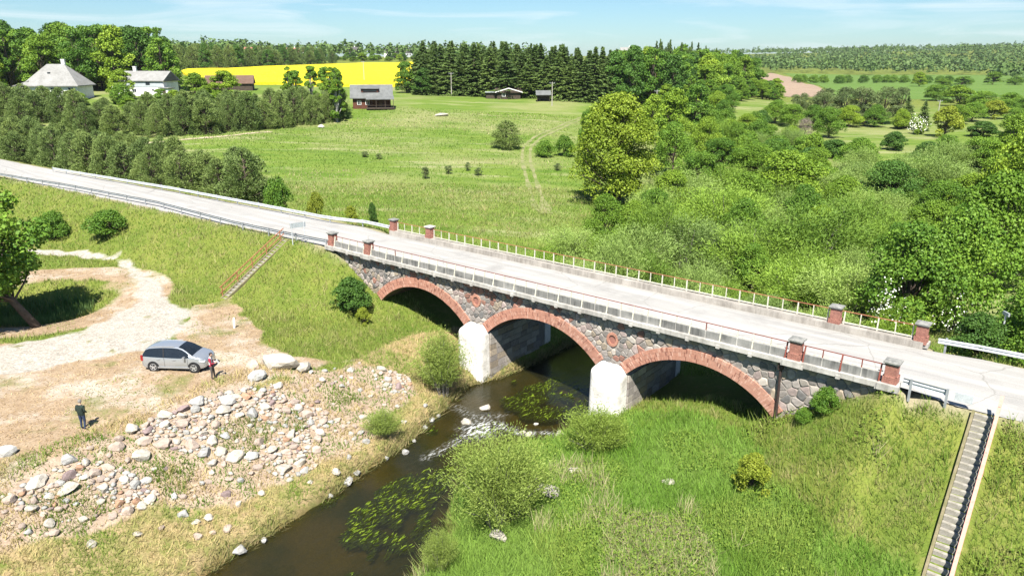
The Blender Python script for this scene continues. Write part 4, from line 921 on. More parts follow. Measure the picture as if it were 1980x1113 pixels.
# --- meadow
plant('pine', 'pine_tree', -1.2, 148, 5.9, 6.2, 'lone bushy pine standing in the open meadow', 'tree')
for x, y, h, w, l in [(6.4, 140.7, 3.3, 4.4, 'lower dark bush of the pair beside the farm track'), (10.1, 143.3, 4.2, 4.8, 'taller green bush of the pair beside the farm track')]:
    plant('bush', 'bush', x, y, h, w, l, 'bush')
plant('bush', 'young_tree', -28.3, 87.5, 5.2, 4.2, 'young dark green tree rising behind the guardrail', 'tree', variant=0)
plant('lite', 'young_tree', -23.6, 86.5, 3.9, 2.6, 'small yellow-green sapling behind the guardrail', 'tree')
plant('lite', 'sapling', -19.6, 87.2, 2.1, 2., 'low yellow-green sapling by the railing end in the meadow', 'sapling')
plant('bushd', 'sapling', -16.8, 86.3, 2.6, 1.2, 'thin dark sapling beside the brick pillar in the meadow', 'sapling')
for x, y, h, w in [(-13.8, 116, 2., 1.8), (-10.5, 121, 1.6, 1.5), (-7.5, 124, 1.6, 1.2), (-5.5, 121, 1.4, 1.8), (-27, 135, 1.2, 1.8), (-24, 133, 1.1, 1.5), (8, 128, 1.4, 1.6)]:
    plant('grey', 'meadow_sapling', x, y, h, w, 'tiny grey-green sapling in the rough meadow grass', 'sapling', 'tiny saplings in the meadow')
# --- pine rows on the left
G_P1, G_P2 = 'pines of the row behind the road', 'pines of the row below the farmhouses'
p1 = scatter([(-34, 95), (-50, 103), (-75, 121), (-112, 147), (-118, 158), (-90, 142), (-70, 128), (-52, 114), (-37, 103)], 3.4, 81, 62)
for x, y in p1: plant('pine', 'pine_tree', x, y, PR.uniform(4.2, 6.6) + .016 * abs(x), PR.uniform(4.0, 5.8), 'young bushy pine in the dense belt behind the roadside guardrail', 'tree', G_P1)
plant('pine', 'pine_tree', -35.2, 96.2, 7.8, 7.2, 'end pine of the roadside belt next to the meadow', 'tree')
p2 = scatter([(-74, 158), (-62, 168), (-50, 183), (-43, 190), (-46, 196), (-58, 186), (-72, 174), (-88, 168), (-100, 172), (-96, 162)], 3.8, 82, 46)
for x, y in p2: plant('pine', 'pine_tree', x, y, PR.uniform(6.8, 9.6), PR.uniform(4.8, 6.8), 'pine in the straight row along the meadow edge', 'tree', G_P2)
for x, y, h, w in [(-48, 193, 13.5, 5), (-45.6, 189, 13, 5.4), (-43.5, 186.5, 13.2, 5.2), (-44.2, 191, 12.8, 4.8), (-52, 196, 13.4, 5), (-58, 195, 12.4, 4.6), (-55, 192, 12.8, 4.8)]:
    plant('slim', 'birch_tree', x, y, h, w, 'slender birch at the end of the pine row beside the cabin', 'tree', 'birches beside the cabin')
for x, y in scatter([(-112, 168), (-100, 176), (-112, 190), (-140, 190), (-150, 178), (-128, 165)], 4.5, 83, 26):
    plant('pine', 'pine_tree', x, y, PR.uniform(6.5, 9), PR.uniform(5, 7), 'pine in the thicket below the large farmhouse', 'tree', 'pines below the farmhouse')
# --- farmyard
for x, y in [(-117.8, 194), (-114, 194.5)]: plant('thuja', 'thuja', x, y, 5., 2.2, 'clipped columnar thuja on the farmhouse lawn', 'tree', 'thujas on the farmhouse lawn')
plant('thuja', 'thuja', -108.5, 209, 5.2, 6., 'wide egg-shaped thuja between the two white houses', 'tree')
plant('far_leaf', 'broadleaf_tree', -110.5, 214, 8.8, 8.4, 'leafy garden tree in front of the second white house', 'tree', variant=0)
for x, y, h, w in [(-93, 222, 8, 10), (-86, 226, 8.5, 11), (-98, 210, 4.5, 6), (-104, 203, 3.5, 6), (-118, 204, 4, 6), (-124, 200, 4.4, 6), (-134, 198, 5.5, 7), (-92, 205, 5, 7), (-86, 212, 5.5, 7), (-80, 205, 5, 7), (-100, 196, 4, 6), (-108, 198, 3.4, 5.5), (-72, 205, 5, 8)]:
    plant('far_leaf', 'garden_tree', x, y, h, w, 'low leafy garden tree around the white farmhouses', 'tree', 'garden trees around the white farmhouses')
# --- wood behind the farm
G_W = 'broadleaf trees of the wood behind the farmhouses'
for x, y in scatter([(-215, 238), (-165, 226), (-140, 232), (-122, 240), (-110, 244), (-112, 262), (-138, 300), (-200, 330), (-270, 300)], 7., 84, 120):
    k_ = PR.random(); plant('far_deep' if k_ < .2 else 'far_leaf', 'woodland_tree', x, y, PR.uniform(15, 20.5) - max(0, (x + 125) * .18), PR.uniform(11, 15), 'tall spring-green broadleaf tree in the wood behind the farmhouses', 'tree', G_W)
for x, y in scatter([(-118, 262), (-132, 300), (-152, 330), (-175, 380), (-185, 380), (-160, 320), (-130, 270)], 8., 85, 12):
    plant('far_leaf', 'broadleaf_tree', x, y, PR.uniform(10, 14), PR.uniform(8, 11), 'smaller light green tree on the shoulder of the farm wood', 'tree', 'smaller trees on the shoulder of the farm wood')
# --- tree belt along the top of the rapeseed field
for x, y in scatter([(-172, 392), (-166, 480), (-160, 590), (-146, 660), (-180, 690), (-230, 560), (-230, 400)], 10., 86, 75):
    plant('far_deep' if PR.random() < .4 else 'pine', 'pine_tree', x, y, PR.uniform(11, 15), PR.uniform(8, 12), 'dark pine in the belt along the rapeseed field', 'tree', 'pines along the rapeseed field')
for x, y in scatter([(-150, 700), (-40, 720), (40, 730), (40, 760), (-60, 775), (-260, 770), (-420, 760), (-420, 730), (-260, 715)], 10., 87, 110):
    plant('far_leaf' if PR.random() < .5 else 'far_deep', 'hilltop_tree', x, y, PR.uniform(4, 8), PR.uniform(8, 13), 'low tree in the belt below the hilltop houses', 'tree', 'trees below the hilltop houses')
# --- spruce wood
G_S = 'spruces of the dark wood beyond the meadow'
sp_poly = [(-37, 268), (-28, 254), (-8, 250), (12, 245), (24, 241), (34, 246), (36, 262), (26, 285), (0, 300), (-30, 300)]
for x, y in scatter(sp_poly, 4.3, 88, 135):
    plant('spruce', 'spruce_tree', x, y, PR.uniform(12., 17.5), PR.uniform(8.5, 11.5), 'tall dark spruce in the dense wood beyond the meadow', 'tree', G_S)
plant('far_leaf', 'broadleaf_tree', -36.5, 262, 10.5, 10., 'round leafy tree at the corner of the spruce wood', 'tree', variant=1)
plant('far_deep', 'broadleaf_tree', -29.5, 256, 9., 10., 'dark leafy tree at the edge of the spruce wood by the rapeseed', 'tree')
# --- mixed wood on the right slope
G_M = 'broadleaf trees of the mixed wood on the slope'
for x, y in scatter([(33, 243), (52, 240), (66, 262), (84, 300), (102, 345), (120, 372), (126, 400), (140, 440), (120, 480), (90, 420), (60, 340), (36, 280)], 6.6, 89, 125):
    k_ = PR.random(); plant('far_deep' if k_ < .18 else 'far_leaf', 'deciduous_tree', x, y, PR.uniform(13, 19), PR.uniform(10, 14), 'full-crowned green tree in the mixed wood above the valley', 'tree', G_M)
for x, y in scatter([(60, 300), (90, 350), (112, 410), (90, 430), (60, 360)], 8., 90, 24):
    plant('spruce', 'spruce_tree', x, y, PR.uniform(16, 21), PR.uniform(6, 8), 'spruce standing inside the mixed wood', 'tree', 'spruces inside the mixed wood')
for x, y in scatter([(46, 236), (58, 238), (74, 262), (96, 305), (128, 360), (134, 372), (118, 365), (90, 315), (66, 268), (50, 246)], 6.5, 91, 26):
    plant('far_leaf', 'broadleaf_tree', x, y, PR.uniform(6, 10), PR.uniform(7, 11), 'low leafy tree on the fringe of the mixed wood', 'tree', 'fringe trees of the mixed wood')
# --- near plants
mp_ = plant('maple', 'maple_tree', -36.2, 52.2, 12.8, 11.8, 'leafy maple with leaning trunk beside the gravel loop', 'tree')
mp_.rotation_euler = (0.05, -.52, 0)
plant('hazel', 'bush', -39.5, 49.8, 2.6, 4.2, 'bright green bush at the foot of the maple', 'bush')
plant('bushd', 'bush', -43.5, 54., 2.8, 5., 'shaded dark bush under the maple crown', 'bush')
plant('bush', 'bush', -50.8, 79, 3.2, 4.2, 'grey-green bush on the embankment nearer the maple', 'bush', variant=1)
plant('bush', 'bush', -43.2, 76.6, 2.7, 5.2, 'dark green bush on the embankment beside the gravel loop', 'bush', variant=0)
plant('bushd', 'bush', -13.1, 56.4, 3., 3.4, 'dark green elder bush against the stone abutment', 'bush')
plant('lite', 'bush', -11.8, 54.4, 1.5, 1.5, 'small light green bush beside the dark elder', 'bush')
plant('lite', 'bush', 12.1, 32.0, 2.3, 2.3, 'yellow-green bush on the grassy slope below the road', 'bush')
plant('bush', 'bush', 16.6, 34.9, 1.5, 1.7, 'small bush growing against the stone wall', 'bush')
plant('bush', 'bush', 15.7, 35.3, .9, 1.3, 'low shoot at the foot of the stone wall', 'bush')
plant('near_willow', 'willow_shrub', -4.9, 47.2, 4.2, 4.4, 'fresh green willow shrub in front of the first white pier', 'shrub')
plant('river_willow', 'willow_shrub', -.6, 31.6, 4.2, 6.6, 'big dome-shaped willow leaning over the river bank', 'shrub')
plant('near_willow', 'willow_shrub', -3.3, 28.0, 2., 1.9, 'small willow shrub at the water edge downstream', 'shrub')
plant('weeds', 'willow_shrub', 4.9, 37.8, 2.3, 4.4, 'tangle of light green young willow below the second pier', 'shrub')
plant('near_willow', 'willow_shrub', -8.0, 40.6, 1.6, 2.6, 'low green willow clump at the foot of the stones', 'shrub')
# --- woods on the far hills read as one mass
r = np.random.default_rng(99); cx, cy = [], []
for poly, n in (([(200, 900), (420, 900), (700, 850), (1100, 860), (1500, 1100), (1600, 1700), (700, 1700), (200, 1500)], 5200), ([(-420, 800), (40, 800), (40, 1000), (-420, 1000)], 700), ([(420, 640), (640, 600), (900, 760), (1000, 880), (600, 860), (470, 760)], 900), ([(700, 1700), (1800, 1700), (2600, 2600), (400, 2700)], 2500)):
    poly = np.array(poly, float); c = r.uniform(poly.min(0), poly.max(0), (n * 3, 2)); c = c[inside(c[:, 0], c[:, 1], poly)][:n]
    dens = vnoise(c[:, 0], c[:, 1], 90, 71); clear = np.hypot((c[:, 0] - 760) / 90, (c[:, 1] - 1020) / 130) > 1
    c = c[(dens > .3) & clear]; cx += c[:, 0].tolist(); cy += c[:, 1].tolist()
cx, cy = np.array(cx), np.array(cy); cz = gz(cx, cy); n = len(cx); per = 22
hh = r.uniform(9, 19, n) * (.7 + .6 * vnoise(cx, cy, 60, 72)); rr = r.uniform(3.2, 6, n); d = rdir(n * per, r); d[:, 2] = np.abs(d[:, 2]) * 1.1 - .25
P = np.repeat(np.c_[cx, cy, cz + hh * .55], per, 0) + d * np.repeat(np.c_[rr, rr, hh * .45], per, 0) * r.uniform(.7, 1, (n * per, 1))
fw = leaf_mat('far_wood_foliage', (.035, .07, .018), (.085, .13, .03), .1, 0.)
tag(link('far_wood', crown_mesh('far_wood', P, unit(d + [0, 0, .4]), np.clip(np.repeat(r.random(n), per) * .6 + .4 * r.random(n * per), 0, 1), 3.2, .8, fw, .5, r=r)), 'distant wooded hills along the horizon', 'wood', kind='stuff')

# ================================================================ guardrails, sign, stairs, poles
M_GALV = simple('galvanised_steel', (.60, .62, .64), (.46, .48, .50), 3., .45, .1, .01, metallic=.15, spec=.5)
M_GALVD = simple('dull_galvanised_steel', (.34, .355, .37), (.26, .275, .29), 3., .5, .1, .01, metallic=.15, spec=.5)
def guardrail(pl, face, label, mat, spacing=4., end=None):
    """W-beam rail on posts; face = +1 if the rail sits right of the posts along the line"""
    pl = np.asarray(pl, float); seg = np.hypot(*np.diff(pl, axis=0).T); t = np.r_[0, np.cumsum(seg)]
    at_ = lambda u: np.array([np.interp(u, t, pl[:, 0]), np.interp(u, t, pl[:, 1])])
    base = at_(0); root = tag(empty('guardrail', (*base, ROADZ)), label, 'guardrail')
    prof = [(.0, -.155), (.07, -.12), (.07, -.06), (.01, -.02), (.01, .02), (.07, .06), (.07, .12), (.0, .155)]
    us = np.arange(0, t[-1], 2.); V = []; zr = .50
    for u in us:
        p = at_(u); d = at_(min(u + .5, t[-1])) - at_(max(u - .5, 0)); d /= np.hypot(*d); nn = np.array([d[1], -d[0]]) * face
        w = .01 * math.sin(u * 1.7)
        V += [(p[0] - base[0] + nn[0] * (.06 + a), p[1] - base[1] + nn[1] * (.06 + a), zr + b + w) for a, b in prof]
    k_ = len(prof); F = [(i * k_ + j, i * k_ + j + 1, (i + 1) * k_ + j + 1, (i + 1) * k_ + j) for i in range(len(us) - 1) for j in range(k_ - 1)]
    link('rail_beam', mesh_from('rail_beam', V, F, [mat]), root)
    pm = MB(); pm.box((0, 0, .12), (.11, .06, 1.2)); pme = pm.mesh('rail_post', M_GALVD)
    for u in np.arange(.4, t[-1] - .2, spacing):
        p = at_(u); d = at_(min(u + .5, t[-1])) - at_(max(u - .5, 0)); link('rail_post', pme, root, loc=(p[0] - base[0], p[1] - base[1], 0), rot=(0, 0, math.atan2(d[1], d[0])))
    if end is not None:
        p = at_(t[-1] if end > 0 else 0); d = (at_(t[-1]) - at_(t[-1] - .5)) / .5; mb = MB()
        mb.box((p[0] - base[0], p[1] - base[1], zr - .02), (.75, .12, .42), Matrix.Rotation(math.atan2(d[1], d[0]), 3, 'Z')); mb.obj('rail_end', M_GALV, root)
    return root
guardrail([bp(-.35, -.25), bp(-4, -.55), (-27.2, 70.0), (-39.8, 80.6), (-56.3, 92.0), (-66.9, 98.6), (-84, 109.6), (-104, 122)], 1, 'long galvanised guardrail along the road above the gravel loop', M_GALVD)
guardrail([bp(-.4, BW + .25), bp(-4, BW + .45), (-18.4, 72.3), (-28.1, 79.6), (-42.4, 90.2), (-63.4, 104.4), (-68, 107.6)], -1, 'galvanised guardrail between the road and the pine belt', M_GALV)
guardrail([bp(45.3, -.2), bp(46.8, -.35), bp(48.0, -.4)], -1, 'short guardrail stub beside the concrete steps', M_GALV, 1.6, 1)
guardrail([bp(45.6, BW + .2), bp(48, BW + .5), bp(54, BW + .5), bp(66, BW + .5), bp(80, BW + .4)], 1, 'shiny guardrail between the road and the hawthorn thicket', M_GALV)
# road sign, seen from its blank back
M_SIGN = simple('sign_back', (.42, .45, .46), (.36, .39, .40), 3., .5, metallic=.3)
sg = tag(empty('road_sign', (-19.75, 63.9, gz1(-19.75, 63.9))), 'blank grey back of a road sign on two posts beside rusty stairs', 'sign')
dq = Vector((.96, .62, 0)); zt = 5.15 - sg.location.z
for k_ in (0, 1):
    mb = MB(); p0 = dq * k_ * 1.0; mb.tube([(p0.x, p0.y, -.5), (p0.x, p0.y, zt + .02)], .04, 8); mb.obj('sign_post', M_GALV, sg)
mb = MB(); a, b = dq * -.12, dq * 1.12; mb.beam((a.x, a.y + .06, zt - .22), (b.x, b.y + .06, zt - .22), .03, .46); mb.obj('sign_panel', M_SIGN, sg)
M_STEP = simple('step_concrete', (.36, .335, .29), (.24, .22, .175), 3., .92, .4, .03)
M_STRING = simple('earthy_stringer', (.22, .18, .115), (.14, .13, .06), 2., .95)
M_PINK = simple('faded_salmon_paint', (.58, .30, .24), (.50, .24, .18), 6., .7)
def stairs(name, top, down, drop, run, width, nsteps, rail_side, rail_mat, label, rw, step_side=0.):
    """flight running down from `top` along unit vector `down`; rail on rail_side (+1 = right when descending)"""
    d = np.asarray(down, float); d /= np.hypot(*d); rgt = np.array([d[1], -d[0]]); root = tag(empty(name, top), label, 'stairs')
    ang_ = math.atan2(d[1], d[0]); tr_ = run / nsteps; me = MB(); me.box((0, 0, -.12), (tr_ * .62, width, .30)); sm = me.mesh('step', M_STEP)
    for k_ in range(nsteps):
        p = d * (k_ + .5) * tr_; link('step', sm, root, loc=(p[0], p[1], -drop * (k_ + .5) / nsteps + PR.normal() * .006), rot=(PR.normal() * .015, 0, ang_ + PR.normal() * .015))
    for sd in (-1, 1):
        mb = MB(); a = rgt * sd * (width / 2 + .07); e_ = a + d * run; mb.beam((a[0], a[1], -.05), (e_[0], e_[1], -drop - .05), .12, .3); mb.obj('stringer', M_STRING, root)
    off_ = rgt * rail_side * (width / 2 + .12); rl = None
    a = off_ - d * .1; e_ = off_ + d * run * 1.0
    mb = MB(); mb.beam((a[0], a[1], 1.0), (e_[0], e_[1], 1.0 - drop), rw, .07); rl = mb.obj('handrail', rail_mat, root)
    mb = MB(); mb.beam((a[0], a[1], .5), (e_[0], e_[1], .5 - drop), .06, .06); mb.obj('lower_rail', rail_mat, root)
    for u in np.linspace(0.05, .97, 5):
        p = off_ + d * run * u; mb = MB(); mb.beam((p[0], p[1], -drop * u - .35), (p[0], p[1], 1.0 - drop * u), .07, .07); mb.obj('rail_post', rail_mat, root)
stairs('concrete_stairs', (22.1, 30.75, 3.40), (-.6311, -.7757), 6.0, 9.3, .78, 32, -1, M_PINK, 'concrete steps with salmon handrail down the embankment', .15)
stairs('rusty_stairs', (-20.75, 65.3, 3.34), (-.53, -.85), 3.75, 7.3, .5, 22, 1, M_RUSTO, 'narrow overgrown steps with rusty orange handrail beside the sign', .06)
# marker post in the dry grass
M_WHITE = simple('white_paint', (.80, .79, .76), (.68, .67, .63), 5., .7)
mb = MB(); mb.prism([(-.07, -.05), (.07, -.05), (.07, .05), (-.07, .05)], -.3, .78); mb.add([(-.07, -.05, .78), (.07, -.05, .78), (.07, .05, .78), (-.07, .05, .78), (0, .02, .86)], [(0, 1, 4), (1, 2, 4), (2, 3, 4), (3, 0, 4)])
mk = mb.obj('marker_post', M_WHITE, loc=(-21.2, 52.2, gz1(-21.2, 52.2)), rot=(0, .06, .3)); tag(mk, 'short white marker post standing in dry grass', 'post')
# poles
M_WOODP = simple('pole_wood', (.42, .39, .34), (.33, .30, .26), 4., .9)
def upole(x, y, h, label, two=False):
    o = tag(empty('utility_pole', (x, y, gz1(x, y))), label, 'pole', None); mb = MB(); mb.tube([(0, 0, -.5), (0, 0, h)], [.16, .11], 8); mb.obj('shaft', M_WOODP, o)
    mb = MB(); mb.beam((-.8, 0, h - .35), (.8, 0, h - .35), .1, .1)
    for k_ in (-.7, 0, .7): mb.tube([(k_, 0, h - .3), (k_, 0, h - .05)], .05, 6)
    mb.obj('crossarm', M_GALVD, o)
upole(-20.1, 250.5, 7.6, 'pale utility pole against the dark spruces'); upole(12.1, 227.2, 7.0, 'pale utility pole beside the small open shed'); upole(44.6, 232., 6.0, 'pale utility pole in front of the mixed wood'); upole(-62., 318, 8.5, 'utility pole standing in the rapeseed field'); upole(135, 237, 7., 'leaning pale pole among the valley scrub')
mt_ = tag(empty('metal_pole', (27.9, 38.9, gz1(27.9, 38.9))), 'thin grey metal pole behind the shiny guardrail', 'pole'); mb = MB(); mb.tube([(0, 0, -.3), (0.05, 0, 5.55 - mt_.location.z)], .05, 8); mb.obj('shaft', M_GALV, mt_)
mb = MB(); mb.box((.05, 0, 5.45 - mt_.location.z), (.1, .5, .2)); mb.obj('sign_plate', M_SIGN, mt_)

# ================================================================ houses
M_WALL = simple('whitewashed_wall', (.80, .79, .76), (.70, .69, .66), .6, .9); M_WALLG = simple('grey_render', (.42, .45, .47), (.36, .39, .41), .8, .9)
M_SLATE = simple('grey_sheet_roof', (.27, .265, .25), (.21, .205, .19), .5, .85); M_TILE = simple('red_brown_tile', (.30, .13, .09), (.23, .10, .07), .7, .9); M_LOG = simple('dark_red_logs', (.12, .045, .028), (.085, .035, .022), 1.2, .85)
M_SHEET = simple('weathered_sheet_roof', (.155, .16, .155), (.11, .115, .11), .6, .8); M_BROWN = simple('brown_barn_roof', (.14, .085, .06), None, .7)
M_GLASS = simple('window_glass', (.03, .04, .05), (.02, .025, .03), 1., .12, spec=.6); M_DARKW = simple('dark_wood', (.075, .055, .04), (.05, .04, .03), 1.5, .9); M_DOOR = simple('brown_door', (.16, .09, .05), None, 2.)
def house(name, x, y, rz, W, Dp, hw_, hr, ridge, label, wall, roof, wins=(), lower=None, chimney=None, over=.4, z=None, doors=(), cat='house', hipf=None, group=None):
    """block with a gabled (ridge = W) or hipped roof; wins on the front (-y) wall as (x, z, w, h)"""
    o = tag(empty(name, (x, y, (gz1(x, y) if z is None else z)), rz), label, cat, group)
    mb = MB(); mb.box((0, 0, hw_ / 2 - .75), (W, Dp, hw_ + 1.5)); 
    if ridge >= W - .1:
        for sx in (-1, 1): mb.add([(sx * W / 2, -Dp / 2, hw_), (sx * W / 2, Dp / 2, hw_), (sx * W / 2, 0, hr)], [(0, 1, 2)])
    mb.obj('wall', wall, o)
    if lower: mb = MB(); mb.box((0, -Dp / 2 - .03, lower[1] / 2 - .3), (W + .06, .08, lower[1] + .6)); mb.obj('lower_wall', lower[0], o)
    mb = MB(); a, b = W / 2 + over, Dp / 2 + over; zo = hw_ - over * .35; rr = ridge / 2 + (over if ridge >= W - .1 else 0); th = .22
    base_ = [(-a, -b, zo), (a, -b, zo), (a, b, zo), (-a, b, zo), (-rr, 0, hr), (rr, 0, hr)]; mb.add(base_ + [(p[0], p[1], p[2] + th) for p in base_], [(6, 7, 11, 10), (8, 9, 10, 11), (7, 8, 11), (9, 6, 10), (1, 0, 4, 5), (3, 2, 5, 4), (2, 1, 5), (0, 3, 4), (0, 1, 7, 6), (1, 2, 8, 7), (2, 3, 9, 8), (3, 0, 6, 9)])
    R_ = mb.obj('roof', roof, o)
    if chimney: mb = MB(); mb.box((chimney[0], chimney[1], hr + .2), (.9, .7, 2.4)); mb.box((chimney[0], chimney[1], hr + 1.45), (1.05, .85, .15)); mb.obj('chimney', M_WALL, R_)
    for wx_, wz_, ww, wh in wins:
        mb = MB(); yf = -Dp / 2 - (.08 if lower else .02); mb.box((wx_, yf - .02, wz_), (ww + .2, .10, wh + .2)); w_ = mb.obj('window', M_WHITE, o)
        mb = MB(); 
        for sx in (-1, 1): mb.box((wx_ + sx * ww / 4, yf - .075, wz_), (ww / 2 - .06, .02, wh))
        mb.obj('pane', M_GLASS, w_)
    for dx_, dw, dh in doors: mb = MB(); mb.box((dx_, -Dp / 2 - .06, dh / 2), (dw, .14, dh)); mb.obj('door', M_DOOR, o)
    return o, R_
h1, r1 = house('farmhouse', -127.5, 213, .10, 13.6, 10., 3.2, 8.6, 4.6, 'large white farmhouse with steep grey hipped roof', M_WALL, M_SLATE, [(.4, 1.9, .9, 1.4), (2.0, 1.9, .9, 1.4), (5.2, 2.0, 1.3, 1.1), (-3.4, 1.9, 1.2, 1.3)], lower=None, chimney=(2.0, .3), over=.7)
mb = MB(); mb.box((-7.9, -1.2, 1.3), (3.6, 6.6, 3.4)); an = mb.obj('annex', M_WALL, h1); mb = MB(); mb.add([(-10.1, -4.8, 2.9), (-5.6, -4.8, 4.3), (-5.6, 2.6, 4.3), (-10.1, 2.6, 2.9), (-10.1, -4.8, 3.1), (-5.6, -4.8, 4.5), (-5.6, 2.6, 4.5), (-10.1, 2.6, 3.1)], [(4, 5, 6, 7), (0, 1, 5, 4), (1, 2, 6, 5), (2, 3, 7, 6), (3, 0, 4, 7), (3, 2, 1, 0)]); mb.obj('annex_roof', M_SLATE, an)
mb = MB(); mb.box((-8.1, -4.54, 2.0), (2.6, .1, 1.0)); mb.obj('annex_window', M_GLASS, an)
mb = MB(); mb.box((-1.0, -2.3, 6.3), (.7, .6, .8)); mb.obj('roof_window', M_GLASS, r1)
h2, r2 = house('farm_building', -111.2, 229.5, -.12, 16.5, 8., 4.3, 6.8, 16.5, 'long white two-storey farm building with low grey roof', M_WALL, M_SLATE, [(-1.2, 1.5, 1.3, .9), (4.8, 1.7, .7, .5), (7.4, 1.7, .7, .5)], chimney=(-2.8, .2), over=.5)
mb = MB(); mb.box((2.0, -4.06, 3.35), (12.2, .08, 1.7)); mb.obj('grey_cladding', M_WALLG, h2)
for wx_ in (-1.5, 3.4): mb = MB(); mb.box((wx_, -4.14, 3.5), (1.3, .08, .8)); mb.obj('upper_window', M_GLASS, h2)
mb = MB(); mb.box((9.2, -4.1, 1.1), (2.6, 2.8, 2.2)); po = mb.obj('porch', M_WALL, h2); mb = MB(); mb.box((9.2, -4.2, 2.32), (3.3, 3.5, .16)); mb.obj('porch_roof', M_SLATE, po); mb = MB(); mb.box((9.2, -5.54, .9), (1.0, .1, 1.8)); mb.obj('porch_door', M_DARKW, po)
cb, rc = house('log_cabin', -38.9, 209, .16, 10.2, 7.0, 2.9, 6.0, 10.2, 'dark red log cabin with grey roof and long dormer', M_LOG, M_SHEET, [(-3.4, 1.6, .9, 1.0), (-1.2, 1.6, .9, 1.0)], over=.7, doors=((2.4, 1.0, 2.0),))
mb = MB(); mb.box((-.4, -1.9, 4.75), (4.6, 1.6, .9)); dm = mb.obj('dormer', M_LOG, rc); mb = MB(); mb.add([(-2.9, -3.1, 5.15), (2.1, -3.1, 5.15), (2.1, .3, 5.85), (-2.9, .3, 5.85), (-2.9, -3.1, 5.3), (2.1, -3.1, 5.3), (2.1, .3, 6.0), (-2.9, .3, 6.0)], [(4, 5, 6, 7), (0, 1, 5, 4), (1, 2, 6, 5), (2, 3, 7, 6), (3, 0, 4, 7), (3, 2, 1, 0)]); mb.obj('dormer_roof', M_SHEET, dm)
mb = MB(); mb.box((-.4, -2.74, 4.7), (3.6, .06, .55)); mb.obj('dormer_window', M_GLASS, dm)
mb = MB(); mb.add([(-1.5, -5.9, 2.45), (6., -5.9, 2.45), (6., -3.2, 3.2), (-1.5, -3.2, 3.2), (-1.5, -5.9, 2.6), (6., -5.9, 2.6), (6., -3.2, 3.35), (-1.5, -3.2, 3.35)], [(4, 5, 6, 7), (0, 1, 5, 4), (1, 2, 6, 5), (3, 0, 4, 7), (3, 2, 1, 0)]); pr_ = mb.obj('porch_roof', M_SHEET, cb)
for xx in (-1.2, 1.2, 3.6, 5.8): mb = MB(); mb.beam((xx, -5.6, -.4), (xx, -5.6, 2.5), .14, .14); mb.obj('porch_post', M_DARKW, cb)
mb = MB(); mb.box((2.25, -4.6, .15), (7.6, 2.6, .3)); mb.obj('porch_floor', M_DARKW, cb); mb = MB(); mb.beam((-1.2, -5.65, .95), (5.8, -5.65, .95), .07, .1); mb.obj('porch_rail', M_DARKW, cb)
ht, rh = house('forest_hut', -1.2, 247, .05, 7.6, 5., 2.2, 3.3, 7.6, 'low dark hut with pale roof edge at the spruces', M_DARKW, M_DARKW, [(-1.6, 1.3, 1.0, .9)], over=.6)
mb = MB(); mb.beam((-4.5, -3.2, 2.1), (0, -3.2, 3.4), .12, .26); mb.beam((0, -3.2, 3.4), (4.5, -3.2, 2.1), .12, .26); mb.obj('barge_board', M_WHITE, rh)
mb = MB(); mb.box((-5.6, .4, .9), (3.4, 3.6, 2.2)); an = mb.obj('lean_to', M_DARKW, ht); mb = MB(); mb.box((-5.6, .2, 2.1), (4.0, 4.4, .16)); mb.obj('lean_to_roof', M_WALLG, an)
o = tag(empty('open_shed', (9.9, 238, gz1(9.9, 238))), 'small open shed with grey mono-pitch roof on posts', 'shed')
for xx in (-1.9, 1.9):
    for yy in (-1.2, 1.2): mb = MB(); mb.beam((xx, yy, -.3), (xx, yy, 2.), .14, .14); mb.obj('post', M_DARKW, o)
mb = MB(); mb.add([(-2.4, -1.9, 1.9), (2.4, -1.9, 1.9), (2.4, 1.6, 3.1), (-2.4, 1.6, 3.1), (-2.4, -1.9, 2.05), (2.4, -1.9, 2.05), (2.4, 1.6, 3.25), (-2.4, 1.6, 3.25)], [(4, 5, 6, 7), (0, 1, 5, 4), (1, 2, 6, 5), (2, 3, 7, 6), (3, 0, 4, 7), (3, 2, 1, 0)]); mb.obj('roof', M_SHEET, o); mb = MB(); mb.box((0, 1.25, 1.2), (3.9, .1, 2.6)); mb.obj('back_wall', M_DARKW, o)
house('barn', -97.5, 262, .25, 15., 8., 2.2, 4.6, 15., 'low barn with brown roof in front of the rapeseed', M_DARKW, M_BROWN, [], over=.5, cat='barn')
M_ROOFD = simple('dark_roof', (.10, .09, .09), None, 1.)
for i, (x, y, zz, w, lab, wl_, rf) in enumerate([(-232, 812, 20.6, 13, 'white hilltop house with red roof, left of a twin', M_WALL, M_TILE), (-216, 812, 20.8, 12, 'white hilltop house with red roof, right of a twin', M_WALL, M_TILE), (-268, 790, 21, 14, 'hilltop house with pale walls and orange-red roof above trees', M_WALL, M_TILE), (-290, 800, 20.6, 13, 'dark-roofed hilltop house beside the orange-red roof', M_WALLG, M_ROOFD),
        (-172, 830, 21.6, 13, 'dark modern hilltop house with sloping roof', M_ROOFD, M_ROOFD), (-132, 840, 20.2, 14, 'pale hilltop house with dark roof between trees', M_WALL, M_ROOFD), (-116, 845, 20.2, 11, 'grey hilltop house beside the pale one', M_WALLG, M_ROOFD), (-95, 840, 20, 12, 'white hilltop house nearest the spruce wood', M_WALL, M_SLATE), (-345, 760, 22.5, 12, 'white house with dark roof among the hilltop pines', M_WALL, M_ROOFD), (105, 700, 19.6, 12, 'pale flat-topped building peeping over the mixed wood', M_WALL, M_SLATE)]):
    house('hilltop_house', x, y, PR.uniform(-.3, .3), w, 9., 3.6, 7.6, w, lab, wl_, rf, [(-3, 1.8, 1.6, 1.4), (0.5, 1.8, 1.6, 1.4), (3.4, 1.8, 1.6, 1.4)], z=zz + 1.6, group='houses on the hilltop', chimney=(2, .3))

